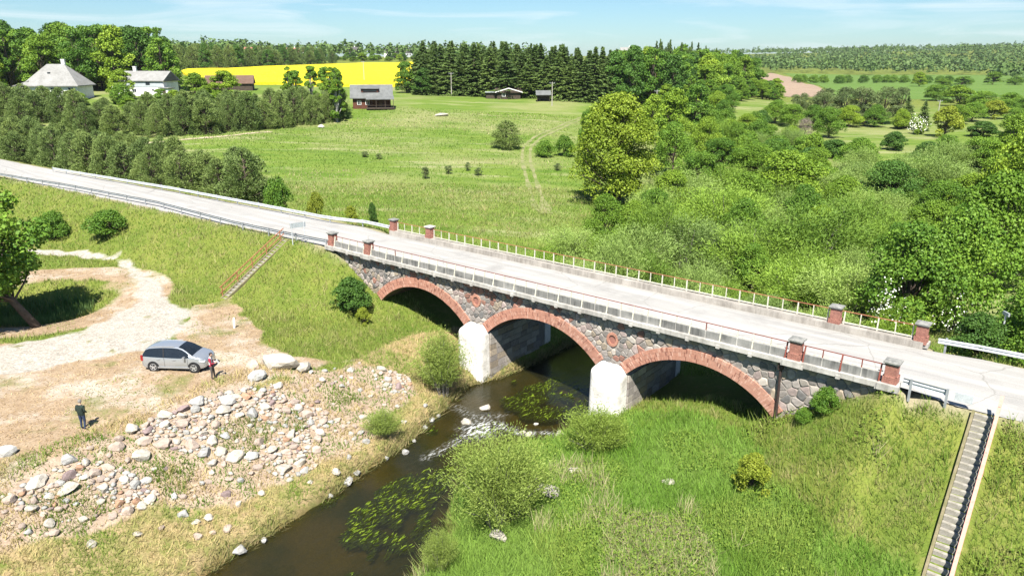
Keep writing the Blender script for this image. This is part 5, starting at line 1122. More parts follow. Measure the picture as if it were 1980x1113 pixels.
# ================================================================ boulders
BR = np.random.default_rng(55)
BM = [simple('boulder_' + n_, a, b, 2.2, .9, .6, .05, objvar=.15) for n_, a, b in (('white', (.50, .46, .39), (.36, .32, .26)), ('pink', (.43, .34, .275), (.31, .245, .20)), ('grey', (.42, .41, .38), (.28, .27, .25)), ('rust', (.40, .24, .15), (.30, .18, .12)), ('mauve', (.27, .20, .19), (.20, .15, .14)))]
def rock_mesh(name, seed, mat, sub=2, rough=.22):
    r = np.random.default_rng(seed); bm = bmesh.new(); bmesh.ops.create_icosphere(bm, subdivisions=sub, radius=1.)
    pl = unit(r.normal(size=(9, 3))); dd = r.uniform(.5, .85, 9)
    for v in bm.verts:
        p = np.array(v.co); 
        for n_, d_ in zip(pl, dd):
            k_ = p @ n_
            if k_ > d_: p = p - n_ * (k_ - d_) * .97
        v.co = p * (1 + rough * .14 * r.normal())
    for f in bm.faces: f.smooth = False
    me = bpy.data.meshes.new(name); bm.to_mesh(me); bm.free(); me.materials.append(mat); return me
RK = [[rock_mesh('boulder', 700 + 10 * m_ + k_, BM[m_]) for k_ in range(4)] for m_ in range(5)]
def boulder(x, y, sx, sy, sz, m_, label, group=None, sink=.35, k_=None):
    o = link('boulder', RK[m_][BR.integers(4) if k_ is None else k_]); o.location = (x, y, gz1(x, y) + sz * (.5 - sink)); o.scale = (sx / 1.7, sy / 1.7, sz / 1.7); o.rotation_euler = (BR.normal() * .15, BR.normal() * .15, BR.uniform(0, 6.3))
    return tag(o, label, 'boulder', group)
b_ = boulder(-15.4, 44.6, 2.3, 1.5, 1.25, 0, 'largest angular whitish boulder on the lot beyond the car', sink=.25, k_=0); b_.rotation_euler = (.1, .1, .3)
boulder(-14.1, 45.2, 1.3, 1.0, .8, 0, 'white boulder leaning against the largest one', k_=1)
boulder(-17.1, 44.3, 1.15, .9, .75, 1, 'pinkish boulder beside the largest white boulder', k_=2)
boulder(-16.35, 42.9, 1.1, .9, .75, 2, 'grey-white boulder in front of the pinkish one', k_=3)
boulder(-25.9, 33.0, 1.15, .8, .6, 2, 'lone grey boulder on the bare dry lot', k_=0)
boulder(-26.4, 31.8, .5, .4, .35, 2, 'small stone near the lone grey boulder', k_=1)
boulder(-18.6, 196, 3.6, 2., 1.1, 0, 'pale boulder lying in the meadow near the cabin')
boulder(-45.8, 179, 2.4, 1.6, 1., 0, 'pale boulder at the foot of the pine row')
# stones of the riprap slope
LAB = ['whitish rounded boulder in the stone riprap on the river bank', 'pinkish granite boulder in the stone riprap on the river bank', 'grey boulder in the stone riprap on the river bank', 'rust-coloured boulder in the stone riprap on the river bank', 'dark mauve boulder in the stone riprap on the river bank']
cand = scatter(RIPRAP, .05, 501, 6000, 9000); nr = []; sizes = np.sort(np.clip(BR.lognormal(-1.16, .46, 640), .17, .95))[::-1]; taken = np.zeros((0, 3)); ci = 0
for s_ in sizes:
    for _ in range(12):
        x, y = cand[ci % len(cand)]; ci += 1; s2 = s_ * (1. if y < 41 else .72)
        if vnoise(np.array([x]), np.array([y]), 3.0, 502)[0] < .45 and BR.random() < .85: continue
        if any(math.hypot(x - a_, y - b_) < r_ * .95 for a_, b_, r_ in ((-15.3, 37.7, 1.7), (-13.2, 39.6, 1.0), (-21.0, 30.2, 1.5), (-17.6, 33.4, 1.2), (-11., 43.2, .9))) and BR.random() < .8: continue
        if len(taken) == 0 or np.all(np.hypot(taken[:, 0] - x, taken[:, 1] - y) > (taken[:, 2] + s2) * .46): taken = np.vstack([taken, (x, y, s2)]); nr.append((s2, x, y)); break
for x, y in scatter([(-22, 27), (-14, 30), (-9.5, 36.5), (-6.6, 43), (-8.5, 42), (-12, 36), (-16, 32)], .7, 503, 26): nr.append((BR.uniform(.2, .5), x, y))
nr.sort(reverse=True)
for s_, x, y in nr[:290]:
    m_ = int(BR.choice(5, p=[.34, .40, .16, .05, .05])); boulder(x, y, s_ * BR.uniform(.9, 1.3), s_ * BR.uniform(.75, 1.1), s_ * BR.uniform(.55, .85), m_, LAB[m_], 'boulders of the riprap slope', sink=.34)
# stones at the water's edge
LW = 'grey boulder lying at the water edge below the riprap'
for x, y, s_ in [(-13.4, 30.4, 1.0), (-12.5, 31.3, .5), (-9.4, 36.5, .9), (-9.0, 37.3, .6), (-10.1, 35.2, .45), (-7.6, 39.2, .4), (-6.6, 39.9, .65), (-6.2, 41.3, .4), (-5.7, 43.1, .5), (-5.4, 44.1, .6), (-5.0, 44.7, .45), (-5.9, 44.8, .5)]:
    o = boulder(x, y, s_ * .8, s_ * .65, s_ * .5, 2, LW, 'boulders at the water edge'); o.location.z = max(o.location.z, WATER + s_ * .1)
for x, y, s_, lab in [(-3.1, 43.8, .85, 'pale boulder standing in the stream above the rapid'), (-1.9, 45.9, .8, 'flat pale stone in the stream by the green willow'), (.7, 42.4, .45, 'small stone in the rapid beside the rounded one'), (1.1, 42.1, .55, 'rounded stone in the rapid'), (3.1, 42.3, .7, 'pale stone at the far end of the rapid'), (4.3, 42.6, .5, 'stone at the grassy bank below the second pier'), (1.6, 43.6, .35, 'little stone upstream of the rapid')]:
    o = boulder(x, y, s_, s_ * .8, s_ * .6, 0, lab); o.location.z = WATER + s_ * .06
for x, y, s_, lab in [(1.9, 33.2, 1.3, 'pale flat rock in the grass beside the big willow'), (3.4, 35, .8, 'pale rock half hidden in grass above the big willow'), (-.6, 29.9, 1.1, 'flat rock below the big willow'), (8.2, 33.5, .7, 'weathered rock in the lush grass'), (14.2, 24.4, 1.4, 'pale bare rock at the foot of the slope')]:
    boulder(x, y, s_, s_ * .7, s_ * .35, 0, lab, sink=.15)
# the many small stones between them: geometry of one mass
sm = scatter(RIPRAP, .22, 504, 2100, 16000); sm = sm[(vnoise(sm[:, 0], sm[:, 1], 3.0, 502) > .40 + .1 * BR.random(len(sm)))]
for a_, b_, r_ in ((-15.3, 37.7, 1.7), (-13.2, 39.6, 1.0), (-21.0, 30.2, 1.5), (-17.6, 33.4, 1.2), (-11., 43.2, .9)): sm = sm[(np.hypot(sm[:, 0] - a_, sm[:, 1] - b_) > r_) | (BR.random(len(sm)) < .25)]
V, F, MI = [], [], []
src = [rock_mesh('pebble', 900 + k_, BM[0], 1, .3) for k_ in range(5)]; sv = [np.array([tuple(v.co) for v in m_.vertices]) for m_ in src]; sf = [np.array([tuple(p.vertices) for p in m_.polygons]) for m_ in src]
zz = gz(sm[:, 0], sm[:, 1]); nb = 0
for (x, y), z in zip(sm, zz):
    k_ = BR.integers(5); s_ = BR.uniform(.07, .19); a = BR.uniform(0, 6.3); v = sv[k_] * [s_ * 1.2, s_, s_ * .75]; v = np.c_[v[:, 0] * math.cos(a) - v[:, 1] * math.sin(a) + x, v[:, 0] * math.sin(a) + v[:, 1] * math.cos(a) + y, v[:, 2] + z + s_ * .25]
    V.append(v); F.append(sf[k_] + nb); nb += len(v); MI += [int(BR.choice(5, p=[.4, .36, .16, .05, .03]))] * len(sf[k_])
tag(link('small_riprap_stones', mesh_from('small_riprap_stones', np.vstack(V), np.vstack(F), BM, mat_idx=MI)), 'small stones filling the gaps between the riprap boulders', 'stones', kind='stuff')

# ================================================================ car
M_PAINT, nd, lk = new_mat('silver_car_paint'); p_ = N(nd, 'BsdfPrincipled', Roughness=.3, Metallic=.6); p_.inputs['Base Color'].default_value = (.42, .445, .47, 1); p_.inputs['Coat Weight'].default_value = .6; o_ = nd.new('ShaderNodeOutputMaterial'); lk.new(p_.outputs[0], o_.inputs[0])
M_CGLASS = simple('car_glass', (.012, .015, .018), (.01, .012, .014), 1., .06, 0, spec=.7); M_TYRE = simple('tyre_rubber', (.02, .02, .02), None, 8., .8); M_RIM = simple('alloy_rim', (.62, .63, .64), None, 6., .35, metallic=.6); M_BLACK = simple('black_plastic', (.02, .02, .022), None, 6., .6); M_LAMP = simple('headlamp_glass', (.7, .72, .74), None, 8., .1, spec=.8); M_TAIL = simple('tail_lamp_red', (.30, .012, .012), None, 8., .2, spec=.6); M_PLATE = simple('number_plate', (.75, .75, .72), None, 8.)
car = tag(empty('parked_car', (-21.75, 44.15, gz1(-21.75, 44.15)), math.radians(-3.5)), 'silver five-door car parked on the dry gravel lot', 'car')
XS = [-2.14, -2.10, -1.98, -1.80, -1.55, -1.2, -.8, -.4, 0., .35, .62, .86, 1.08, 1.28, 1.5, 1.72, 1.92, 2.04, 2.12]
ZT = [.92, 1.06, 1.20, 1.44, 1.535, 1.575, 1.60, 1.605, 1.595, 1.565, 1.49, 1.36, 1.21, 1.075, 1.00, .95, .88, .78, .66]
ZB = [.90, .96, .99, .995, .985, .97, .955, .94, .93, .925, .93, .945, .965, .98, .955, .91, .84, .74, .62]
HW = [.70, .78, .83, .865, .88, .885, .885, .885, .885, .885, .885, .885, .88, .875, .865, .84, .78, .70, .58]
ZS = [.42, .30, .25, .22, .2, .2, .2, .2, .2, .2, .2, .2, .2, .2, .2, .22, .26, .3, .36]
sec = []
for x, zt_, zb_, hw_, zs_ in zip(XS, ZT, ZB, HW, ZS):
    up = max(0., zt_ - zb_); wt = hw_ - .03 - up * .34; e_ = min(.05, up * .3)
    sec.append([(hw_ * .93, zs_), (hw_ * .985, zs_ + .12), (hw_, zs_ + (zb_ - zs_) * .55), (hw_ * .985, zb_ - .04), (hw_ - .025, zb_), (wt + .012, zt_ - e_), (wt - .06, zt_ + .0), (wt * .55, zt_ + (.022 if up > .2 else .02)), (0, zt_ + (.032 if up > .2 else .03))])
parts = {'body': [], 'side_window': [], 'windscreen': [], 'rear_window': [], 'roof': []}; CV = []
K = 9
for x, s_ in zip(XS, sec):
    CV += [(x, -y, z) for y, z in s_] + [(x, y, z) for y, z in s_]
for i in range(len(XS) - 1):
    xm = (XS[i] + XS[i + 1]) / 2
    for sd in (0, 1):
        for j in range(K - 1):
            a = i * 2 * K + sd * K + j; f = (a, a + 1, a + 2 * K + 1, a + 2 * K)
            if j == 4 and -1.9 < xm < 1.1: key = 'side_window'
            elif j >= 6 and .36 < xm < 1.3: key = 'windscreen'
            elif j >= 6 and xm < -1.78: key = 'rear_window'
            elif j >= 6 and -1.75 < xm < .4: key = 'roof'
            else: key = 'body'
            parts[key].append(f if sd else f[::-1])
for i in (0, len(XS) - 1):
    for j in range(K - 1): a = i * 2 * K + j; parts['body'].append((a, a + 1, a + K + 1, a + K))
def sub(name, faces, mat, smooth=True):
    us = sorted({v for f in faces for v in f}); mp2 = {v: i for i, v in enumerate(us)}; me = mesh_from(name, [CV[v] for v in us], [tuple(mp2[v] for v in f) for f in faces], [mat], smooth=smooth)
    bm = bmesh.new(); bm.from_mesh(me); bmesh.ops.recalc_face_normals(bm, faces=bm.faces); bm.to_mesh(me); bm.free(); return link(name, me, car)
sub('body', parts['body'], M_PAINT); sub('roof', parts['roof'], M_PAINT); sub('windscreen', parts['windscreen'], M_CGLASS); sub('rear_window', parts['rear_window'], M_CGLASS)
for sd, sel in ((-1, 0), (1, 1)):
    sub('side_window', [f for f in parts['side_window'] if (CV[f[0]][1] < 0) == (sel == 0)], M_CGLASS)
    y = sd * .885
    for xx in (-.55, .98, -1.35): # pillars and door gaps
        mb = MB(); 
        if xx == -.55: mb.beam((-.58, sd * .865, .96), (-.62, sd * .66, 1.55), .06, .03)
        if xx > -1: mb.box((xx, sd * .884, .62), (.012, .012, .62))
        mb.obj('door_gap' if xx > -1 else 'door_seam', M_BLACK, car) if mb.V else None
    for xx in (-.95, .1): mb = MB(); mb.box((xx, sd * .90, .82), (.20, .03, .035)); mb.obj('door_handle', M_PAINT, car)
    mb = MB(); mb.box((.82, sd * .97, 1.0), (.14, .2, .15)); mb.obj('wing_mirror', M_PAINT, car)
    mb = MB(); mb.box((0, sd * .885, .30), (2.2, .03, .10)); mb.obj('sill_trim', M_PAINT, car)
    mb = MB(); mb.add([(1.72, sd * .845, .72), (2.02, sd * .725, .66), (2.04, sd * .60, .76), (1.86, sd * .70, .88), (1.70, sd * .79, .88)], [(0, 1, 2, 3, 4)]); h_ = mb.obj('headlight', M_LAMP, car); h_.location.z = .012; h_.location.y = sd * .02; h_.location.x = .02
    mb = MB(); mb.box((-2.05, sd * .76, .88), (.16, .14, .36)); mb.obj('tail_light', M_TAIL, car)
    mb = MB(); mb.beam((-1.5, sd * .60, 1.60), (.1, sd * .60, 1.635), .035, .035); mb.obj('roof_rail', M_RIM, car)
    for xx in (-1.32, 1.36):
        mb = MB(); mb.tube([(xx, sd * .60, .32), (xx, sd * .892, .32)], [.40, .385], 24); mb.obj('wheel_arch', M_BLACK, car)
        mb = MB(); mb.tube([(xx, sd * .68, .315), (xx, sd * .87, .315), (xx, sd * .905, .315)], [.315, .315, .285], 26); w_ = mb.obj('wheel', M_TYRE, car, smooth=False)
        mb = MB(); mb.tube([(xx, sd * .88, .315), (xx, sd * .908, .315)], .215, 24)
        mb.obj('rim_back', M_BLACK, w_); mb = MB()
        for k_ in range(5):
            t = k_ * 2 * math.pi / 5 + .3; c, s2 = math.cos(t), math.sin(t); mb.beam((xx, sd * .914, .315), (xx + .2 * c, sd * .914, .315 + .2 * s2), .02, .075)
        mb.tube([(xx, sd * .905, .315), (xx, sd * .925, .315)], .05, 10)
        for k_ in range(24):
            t, t2 = k_ * math.pi / 12, (k_ + 1) * math.pi / 12; mb.beam((xx + .21 * math.cos(t), sd * .913, .315 + .21 * math.sin(t)), (xx + .21 * math.cos(t2), sd * .913, .315 + .21 * math.sin(t2)), .02, .025)
        mb.obj('rim', M_RIM, w_)
mb = MB(); mb.box((2.085, 0, .56), (.06, .9, .10)); mb.box((2.06, 0, .40), (.08, 1.0, .10)); mb.obj('grille', M_BLACK, car)
mb = MB(); mb.box((2.13, 0, .47), (.02, .52, .11)); mb.obj('number_plate', M_PLATE, car); mb = MB(); mb.box((-2.13, 0, .75), (.03, .52, .11)); mb.obj('number_plate', M_PLATE, car)
mb = MB(); mb.beam((.95, -.45, 1.22), (1.12, .25, 1.15), .02, .02); mb.obj('wiper', M_BLACK, car)

# ================================================================ people
M_SKIN = simple('skin', (.50, .32, .23), (.44, .27, .19), 12., .6); M_HAIRD = simple('dark_hair', (.03, .02, .016), None, 20., .6); M_HAIRG = simple('grey_hair', (.22, .20, .18), None, 20., .6)
M_JACK = simple('dark_green_jacket', (.022, .035, .026), (.016, .024, .02), 6., .85); M_JEAN = simple('dark_blue_trousers', (.035, .05, .10), (.025, .036, .07), 8., .85); M_SHOE = simple('dark_shoes', (.03, .025, .022), None, 8., .7)
M_CRIM = simple('crimson_jacket', (.34, .02, .05), (.26, .016, .04), 6., .8); M_WSHIRT = simple('white_shirt', (.72, .70, .68), (.6, .58, .56), 6., .85); M_GTROU = simple('grey_brown_trousers', (.10, .085, .075), (.07, .06, .055), 8., .85)
def skin_mesh(name, joints, edges, root, sub=2):
    """joints: {key: (x,y,z,r)}"""
    keys = list(joints); ix = {k_: i for i, k_ in enumerate(keys)}; me = bpy.data.meshes.new(name + '_cage'); me.from_pydata([joints[k_][:3] for k_ in keys], [(ix[a], ix[b]) for a, b in edges], [])
    o = bpy.data.objects.new(name + '_cage', me); COL.objects.link(o); sk = o.modifiers.new('s', 'SKIN'); sk.use_smooth_shade = True
    for i, k_ in enumerate(keys):
        v = me.skin_vertices[0].data[i]; r_ = joints[k_][3]; v.radius = r_ if hasattr(r_, '__len__') else (r_, r_); v.use_root = (k_ == root)
    ss = o.modifiers.new('u', 'SUBSURF'); ss.levels = sub; ss.render_levels = sub
    dg = bpy.context.evaluated_depsgraph_get(); out = bpy.data.meshes.new_from_object(o.evaluated_get(dg)); out.name = name
    bpy.data.objects.remove(o); bpy.data.meshes.remove(me); return out
def person(x, y, rz, label, J, mats, zones, hair, bow=0., extra=None):
    """one continuous body mesh; zones(p) -> material index for a face centre"""
    root = tag(empty('person', (x, y, gz1(x, y)), rz), label, 'person')
    E_ = [('pel', 'sp1'), ('sp1', 'sp2'), ('sp2', 'nk'), ('nk', 'hd0'), ('hd0', 'hd1'), ('hd1', 'hd2')]
    for s_ in 'lr': E_ += [('sp2', 'sh' + s_), ('sh' + s_, 'el' + s_), ('el' + s_, 'wr' + s_), ('wr' + s_, 'pm' + s_), ('pel', 'hp' + s_), ('hp' + s_, 'kn' + s_), ('kn' + s_, 'an' + s_), ('an' + s_, 'to' + s_)]
    me = skin_mesh('body', J, E_, 'pel')
    for m_ in mats: me.materials.append(m_)
    me.polygons.foreach_set('material_index', [zones(tuple(p.center)) for p in me.polygons]); body = link('body', me, root)
    # hands: five separate fingers rooted in the palm
    for s_ in 'lr':
        w = np.array(J['wr' + s_][:3]); pmv = np.array(J['pm' + s_][:3]); d = unit((pmv - w)[None])[0]; side = unit(np.cross(d, [0, 1, .2])[None])[0]; curl = unit(np.cross(side, d)[None])[0]
        mb = MB()
        for k_, ln in zip((-1.5, -.5, .5, 1.5), (.062, .078, .075, .058)):
            a = pmv + side * k_ * .018; b = a + d * ln * .55; c = b + d * ln * .35 - curl * ln * .35; mb.tube([a - d * .02, b, c], [.010, .009, .007], 6)
        a = w + d * .03 + side * -.035; mb.tube([a, a + d * .03 - side * .03, a + d * .06 - side * .03], [.012, .010, .008], 6); mb.obj('fingers', M_SKIN, body, smooth=True)
    hd = np.array(J['hd1'][:3]); mb = MB(); bm = bmesh.new(); bmesh.ops.create_icosphere(bm, subdivisions=3, radius=1.)
    f_ = Matrix.Rotation(bow, 4, 'X')
    for v in list(bm.verts):
        if v.co.y < -.15 and v.co.z < .45: bm.verts.remove(v)
        elif v.co.z < -.45: bm.verts.remove(v)
    for v in bm.verts: v.co = Vector((v.co.x * .096, v.co.y * .118, v.co.z * .135)) + Vector(hd) + Vector((0, .008, .012))
    hm = bpy.data.meshes.new('hair'); bm.to_mesh(hm); bm.free(); hm.materials.append(hair); hm.polygons.foreach_set('use_smooth', [True] * len(hm.polygons)); link('hair', hm, body)
    mb = MB(); fy = hd[1] - .103
    mb.add([(hd[0] - .018, fy + .01, hd[2] - .035), (hd[0] + .018, fy + .01, hd[2] - .035), (hd[0], fy - .022, hd[2] - .03), (hd[0], fy + .004, hd[2] + .015)], [(0, 1, 2), (0, 2, 3), (1, 3, 2)]); mb.obj('nose', M_SKIN, body)
    mb = MB()
    for s_ in (-1, 1): mb.box((hd[0] + s_ * .033, fy + .012, hd[2] + .012), (.028, .012, .012))
    mb.box((hd[0], fy + .012, hd[2] - .06), (.045, .01, .01)); mb.obj('eyes_and_mouth', M_HAIRD, body)
    for s_ in (-1, 1): mb = MB(); mb.box((hd[0] + s_ * .092, hd[1] + .01, hd[2] - .005), (.02, .035, .06)); mb.obj('ear', M_SKIN, body)
    return root
# local frame: faces -y, x to its left
def base_pose(): return dict(pel=(0, 0, .95, (.155, .115)), sp1=(0, .0, 1.14, (.15, .11)), sp2=(0, .01, 1.36, (.175, .12)), nk=(0, 0, 1.50, (.058, .06)), hd0=(0, -.015, 1.58, (.068, .075)), hd1=(0, -.025, 1.665, (.088, .10)), hd2=(0, -.015, 1.745, (.06, .07)),
    shl=(.19, .01, 1.40, .075), shr=(-.19, .01, 1.40, .075), ell=(.25, .03, 1.13, .055), elr=(-.25, .03, 1.13, .055), wrl=(.245, -.05, .90, .038), wrr=(-.245, -.05, .90, .038), pml=(.24, -.07, .82, (.035, .03)), pmr=(-.24, -.07, .82, (.035, .03)),
    hpl=(.10, 0, .88, .105), hpr=(-.10, 0, .88, .105), knl=(.11, -.02, .49, .068), knr=(-.11, -.02, .49, .068), anl=(.115, .02, .10, .048), anr=(-.115, .02, .10, .048), tol=(.125, -.13, .05, (.045, .035)), tor=(-.125, -.13, .05, (.045, .035)))
J1 = base_pose(); J1['hd1'] = (0, -.07, 1.64, (.088, .10)); J1['hd0'] = (0, -.03, 1.565, (.066, .072)); J1['hd2'] = (0, -.09, 1.715, (.06, .07)); J1['anr'] = (-.13, .10, .10, .048); J1['tor'] = (-.15, -.04, .05, (.045, .035)); J1['wrl'] = (.20, -.16, .98, .04); J1['pml'] = (.14, -.22, .98, (.035, .03)); J1['wrr'] = (-.20, -.16, .98, .04); J1['pmr'] = (-.13, -.22, .97, (.035, .03)); J1['sp2'] = (0, .02, 1.36, (.20, .15)); J1['sp1'] = (0, .01, 1.14, (.185, .14)); J1['pel'] = (0, 0, .95, (.17, .13))
def z1(p):
    x, y, z = p
    if z > 1.50: return 0
    if z < .12: return 3
    if z < .86 and abs(x) < .24 and y > -.19: return 2
    if math.hypot(abs(x) - .13, y + .22) < .09: return 0
    return 1
person(-23.5, 35.9, math.radians(172), 'person in dark green jacket and blue trousers looking down', J1, [M_SKIN, M_JACK, M_JEAN, M_SHOE], z1, M_HAIRG, .3)
J2 = base_pose(); J2.update(hd0=(0, -.04, 1.565, (.066, .072)), hd1=(0, -.075, 1.645, (.088, .10)), hd2=(0, -.085, 1.72, (.06, .07)), wrl=(.10, -.30, 1.10, .038), pml=(.04, -.36, 1.12, (.033, .028)), wrr=(-.10, -.30, 1.10, .038), pmr=(-.04, -.36, 1.12, (.033, .028)), ell=(.26, -.05, 1.12, .052), elr=(-.26, -.05, 1.12, .052), anl=(.10, -.10, .10, .048), tol=(.11, -.25, .05, (.045, .035)), knl=(.11, -.10, .5, .066))
def z2(p):
    x, y, z = p
    if z > 1.50: return 0
    if z < .12: return 3
    if z < .92 and abs(x) < .25: return 2
    if y < -.27: return 0
    if abs(x) > .155: return 4
    return 1 if z > 1.02 else 4
p2 = person(-18.95, 42.35, math.radians(100), 'person in crimson and white jacket standing at the car bonnet', J2, [M_SKIN, M_WSHIRT, M_GTROU, M_SHOE, M_CRIM], z2, M_HAIRD)
mb = MB(); mb.box((0, -.43, 1.16), (.24, .02, .32), Matrix.Rotation(-.5, 3, 'X')); tag(mb.obj('paper_sheet', M_WSHIRT, None, loc=p2.location, rot=p2.rotation_euler), 'pale sheet of paper held by the person at the car', 'paper')

# ================================================================ grass, weeds and water plants
def grass_mat(name, trans=.3):
    m, nd, lk = new_mat(name); at = N(nd, 'Attribute', attribute_name='col')
    p = N(nd, 'BsdfPrincipled', Roughness=.65); p.inputs['Specular IOR Level'].default_value = .2; t = nd.new('ShaderNodeBsdfTranslucent'); mx = N(nd, 'MixShader', Fac=trans); o = nd.new('ShaderNodeOutputMaterial')
    lk.new(at.outputs['Color'], p.inputs['Base Color']); lk.new(at.outputs['Color'], t.inputs['Color']); lk.new(p.outputs[0], mx.inputs[1]); lk.new(t.outputs[0], mx.inputs[2]); lk.new(mx.outputs[0], o.inputs[0]); return m
M_GRASS = grass_mat('grass_blades')
GRNG = np.random.default_rng(77)
def in_view(x, y, z, mx=220):
    zz = z - 19.2; c = y * .954 - zz * .2997; u = 705 * 0 + 990 + 1410 * x / c; v = 556 - 1410 * (y * .2997 + zz * .954) / c
    return (c > 5) & (u > -mx) & (u < 1980 + mx) & (v < 1113 + mx)
def sample(n, lo, hi, power=2.):
    """points denser towards the camera side"""
    x = GRNG.uniform(lo[0], hi[0], n); y = GRNG.uniform(lo[1], hi[1], n); k_ = GRNG.random(n) < np.minimum(1, (30. / np.hypot(x, y)) ** power)
    return x[k_], y[k_]
def blades(x, y, z, h, w, lean, col):
    n = len(x); a = GRNG.uniform(0, 2 * math.pi, n); b = GRNG.uniform(0, 2 * math.pi, n); l = np.abs(GRNG.normal(size=n)) * lean * h
    P = np.c_[x, y, z - .03]; s = np.c_[np.cos(a) * w / 2, np.sin(a) * w / 2, np.zeros(n)]; tip = P + np.c_[np.cos(b) * l, np.sin(b) * l, h]
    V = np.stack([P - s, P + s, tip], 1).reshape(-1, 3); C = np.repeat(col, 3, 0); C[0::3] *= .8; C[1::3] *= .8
    return V, np.arange(3 * n).reshape(n, 3), C
def lerp(a, b, t): return np.asarray(a) * (1 - t[:, None]) + np.asarray(b) * t[:, None]
acc = {}
def put(key, V, F, C):
    L_ = acc.setdefault(key, [[], [], [], 0]); L_[0].append(V); L_[1].append(F + L_[3]); L_[2].append(C); L_[3] += len(V)
x, y = sample(2000000, (-78, 16), (40, 112)); z = gz(x, y); k_ = in_view(x, y, z); x, y, z = x[k_], y[k_], z[k_]
M = masks(x, y, z); s = (x - BO[0]) * BE[0] + (y - BO[1]) * BE[1]; n_ = (x - BO[0]) * BN[0] + (y - BO[1]) * BN[1]
dist = np.hypot(np.hypot(x, y), 19.2 - z); und = (s > 3) & (s < 42.5) & (n_ > 2.6) & (n_ < 7.1); dry_ = (M['m_dry'] > .45); open_ = (M['m_gravel'] < .35) & (M['m_verge'] < .55) & (M['m_bed'] < .3) & ~((s > -1) & (s < 45.6) & (n_ > -.5) & (n_ < 7.4) & (z > 2.2)) & ~und
stL = (np.abs((x + 20.75) * .85 - (y - 65.3) * .53) < .62) & (y < 66.3) & (y > 58.8); q_ = (x - 22.1) * BN[0] + (y - 30.75) * BN[1]; stR = (np.abs((x - 22.1) * BE[0] + (y - 30.75) * BE[1]) < .75) & (q_ < .3) & (q_ > -10); open_ &= ~stL & ~stR
t1 = vnoise(x, y, 2.6, 201); t2 = vnoise(x, y, .8, 202); t3 = GRNG.random(len(x)); t4 = vnoise(x, y, 6., 203)
green = open_ & ~dry_ & (M['m_rip'] < .4) & (M['m_bank'] < .5) & (M['m_lush'] < .5)
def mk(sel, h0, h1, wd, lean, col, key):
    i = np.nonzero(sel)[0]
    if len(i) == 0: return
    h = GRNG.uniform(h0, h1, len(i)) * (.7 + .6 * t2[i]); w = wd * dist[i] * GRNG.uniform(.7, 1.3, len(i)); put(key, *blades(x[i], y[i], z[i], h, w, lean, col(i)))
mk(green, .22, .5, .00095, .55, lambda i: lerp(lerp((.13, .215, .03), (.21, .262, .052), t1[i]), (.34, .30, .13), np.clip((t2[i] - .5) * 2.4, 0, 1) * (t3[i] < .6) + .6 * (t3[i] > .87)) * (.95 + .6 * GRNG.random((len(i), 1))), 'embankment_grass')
lush = open_ & (M['m_lush'] >= .5)
mk(lush, .3, .65, .00095, .6, lambda i: lerp(lerp((.12, .235, .026), (.215, .325, .06), t1[i]), (.40, .34, .20), .8 * (t4[i] > .72) * (t3[i] < .7)) * (.95 + .6 * GRNG.random((len(i), 1))), 'lush_grass')
tall = open_ & (x > 1) & (n_ < 0) & (vnoise(x, y, 1.9, 231) > .64) & (t3 < .35)
mk(tall, .55, 1.0, .0010, .45, lambda i: lerp(lerp((.13, .23, .025), (.24, .31, .06), t1[i]), (.44, .38, .22), .85 * (vnoise(x[i], y[i], 3.3, 232) > .74)) * (.95 + .6 * GRNG.random((len(i), 1))), 'tall_weeds')
bank = open_ & (M['m_bank'] >= .5) & (M['m_rip'] < .4)
mk(bank, .18, .42, .00095, .9, lambda i: lerp(lerp((.52, .39, .20), (.40, .35, .14), t3[i]), (.15, .23, .03), np.clip((t1[i] - .55) * 4, 0, 1)) * (.95 + .6 * GRNG.random((len(i), 1))), 'bank_grass')
PATCH = [(-15.3, 37.7, 1.7), (-13.2, 39.6, 1.0), (-21.0, 30.2, 1.5), (-17.6, 33.4, 1.2), (-11., 43.2, .9)]
gp_ = np.zeros(len(x), bool)
for a_, b_, r_ in PATCH: gp_ |= np.hypot(x - a_, y - b_) + (t2 - .5) * 1.2 < r_
mk(open_ & gp_, .18, .42, .0011, .7, lambda i: lerp((.10, .19, .018), (.19, .25, .03), t3[i]), 'bank_grass')
rip = open_ & (M['m_rip'] >= .4) & ((vnoise(x, y, 3.0, 502) < .48) & (t3 < .9) | (t3 < .15))
mk(rip, .12, .32, .0014, .8, lambda i: lerp((.11, .19, .02), (.40, .32, .15), (t2[i] > .52) * 1.) * (.95 + .6 * GRNG.random((len(i), 1))), 'bank_grass')
dry2 = open_ & dry_ & (M['m_rip'] < .4) & (t3 < .5)
mk(dry2, .05, .16, .0014, 1.6, lambda i: lerp(lerp((.50, .38, .22), (.36, .25, .13), t1[i]), (.20, .22, .06), (t4[i] > .66) * (t2[i] > .4) * 1.) * (.95 + .6 * GRNG.random((len(i), 1))), 'dry_grass')
reed = open_ & (np.hypot((x + 40.5) / 5.5, (y - 57.) / 4.2) < 1)
mk(reed, .6, 1.1, .0014, .35, lambda i: lerp((.10, .20, .05), (.18, .26, .08), t1[i]), 'reeds')
# leafy weeds on the right slope and bank
i = np.nonzero(open_ & (x > 2) & (n_ < 0) & (t1 + .35 * t4 > .6) & (t3 < .5))[0]
P = np.c_[x[i], y[i], z[i] + GRNG.uniform(.12, .5, len(i))]; V, F = leaf_cloud(P, np.tile([0, -.2, 1.], (len(i), 1)), .115, .7, GRNG, .6)
c_ = lerp((.12, .20, .02), (.21, .28, .045), GRNG.random(len(i))); C = np.repeat(c_, 4, 0); fw_ = link('leafy_weeds', mesh_from('leafy_weeds', V, F, [M_GRASS], {'col': C})); tag(fw_, 'leafy green weeds spreading over the slope below the road', 'weeds', kind='stuff')
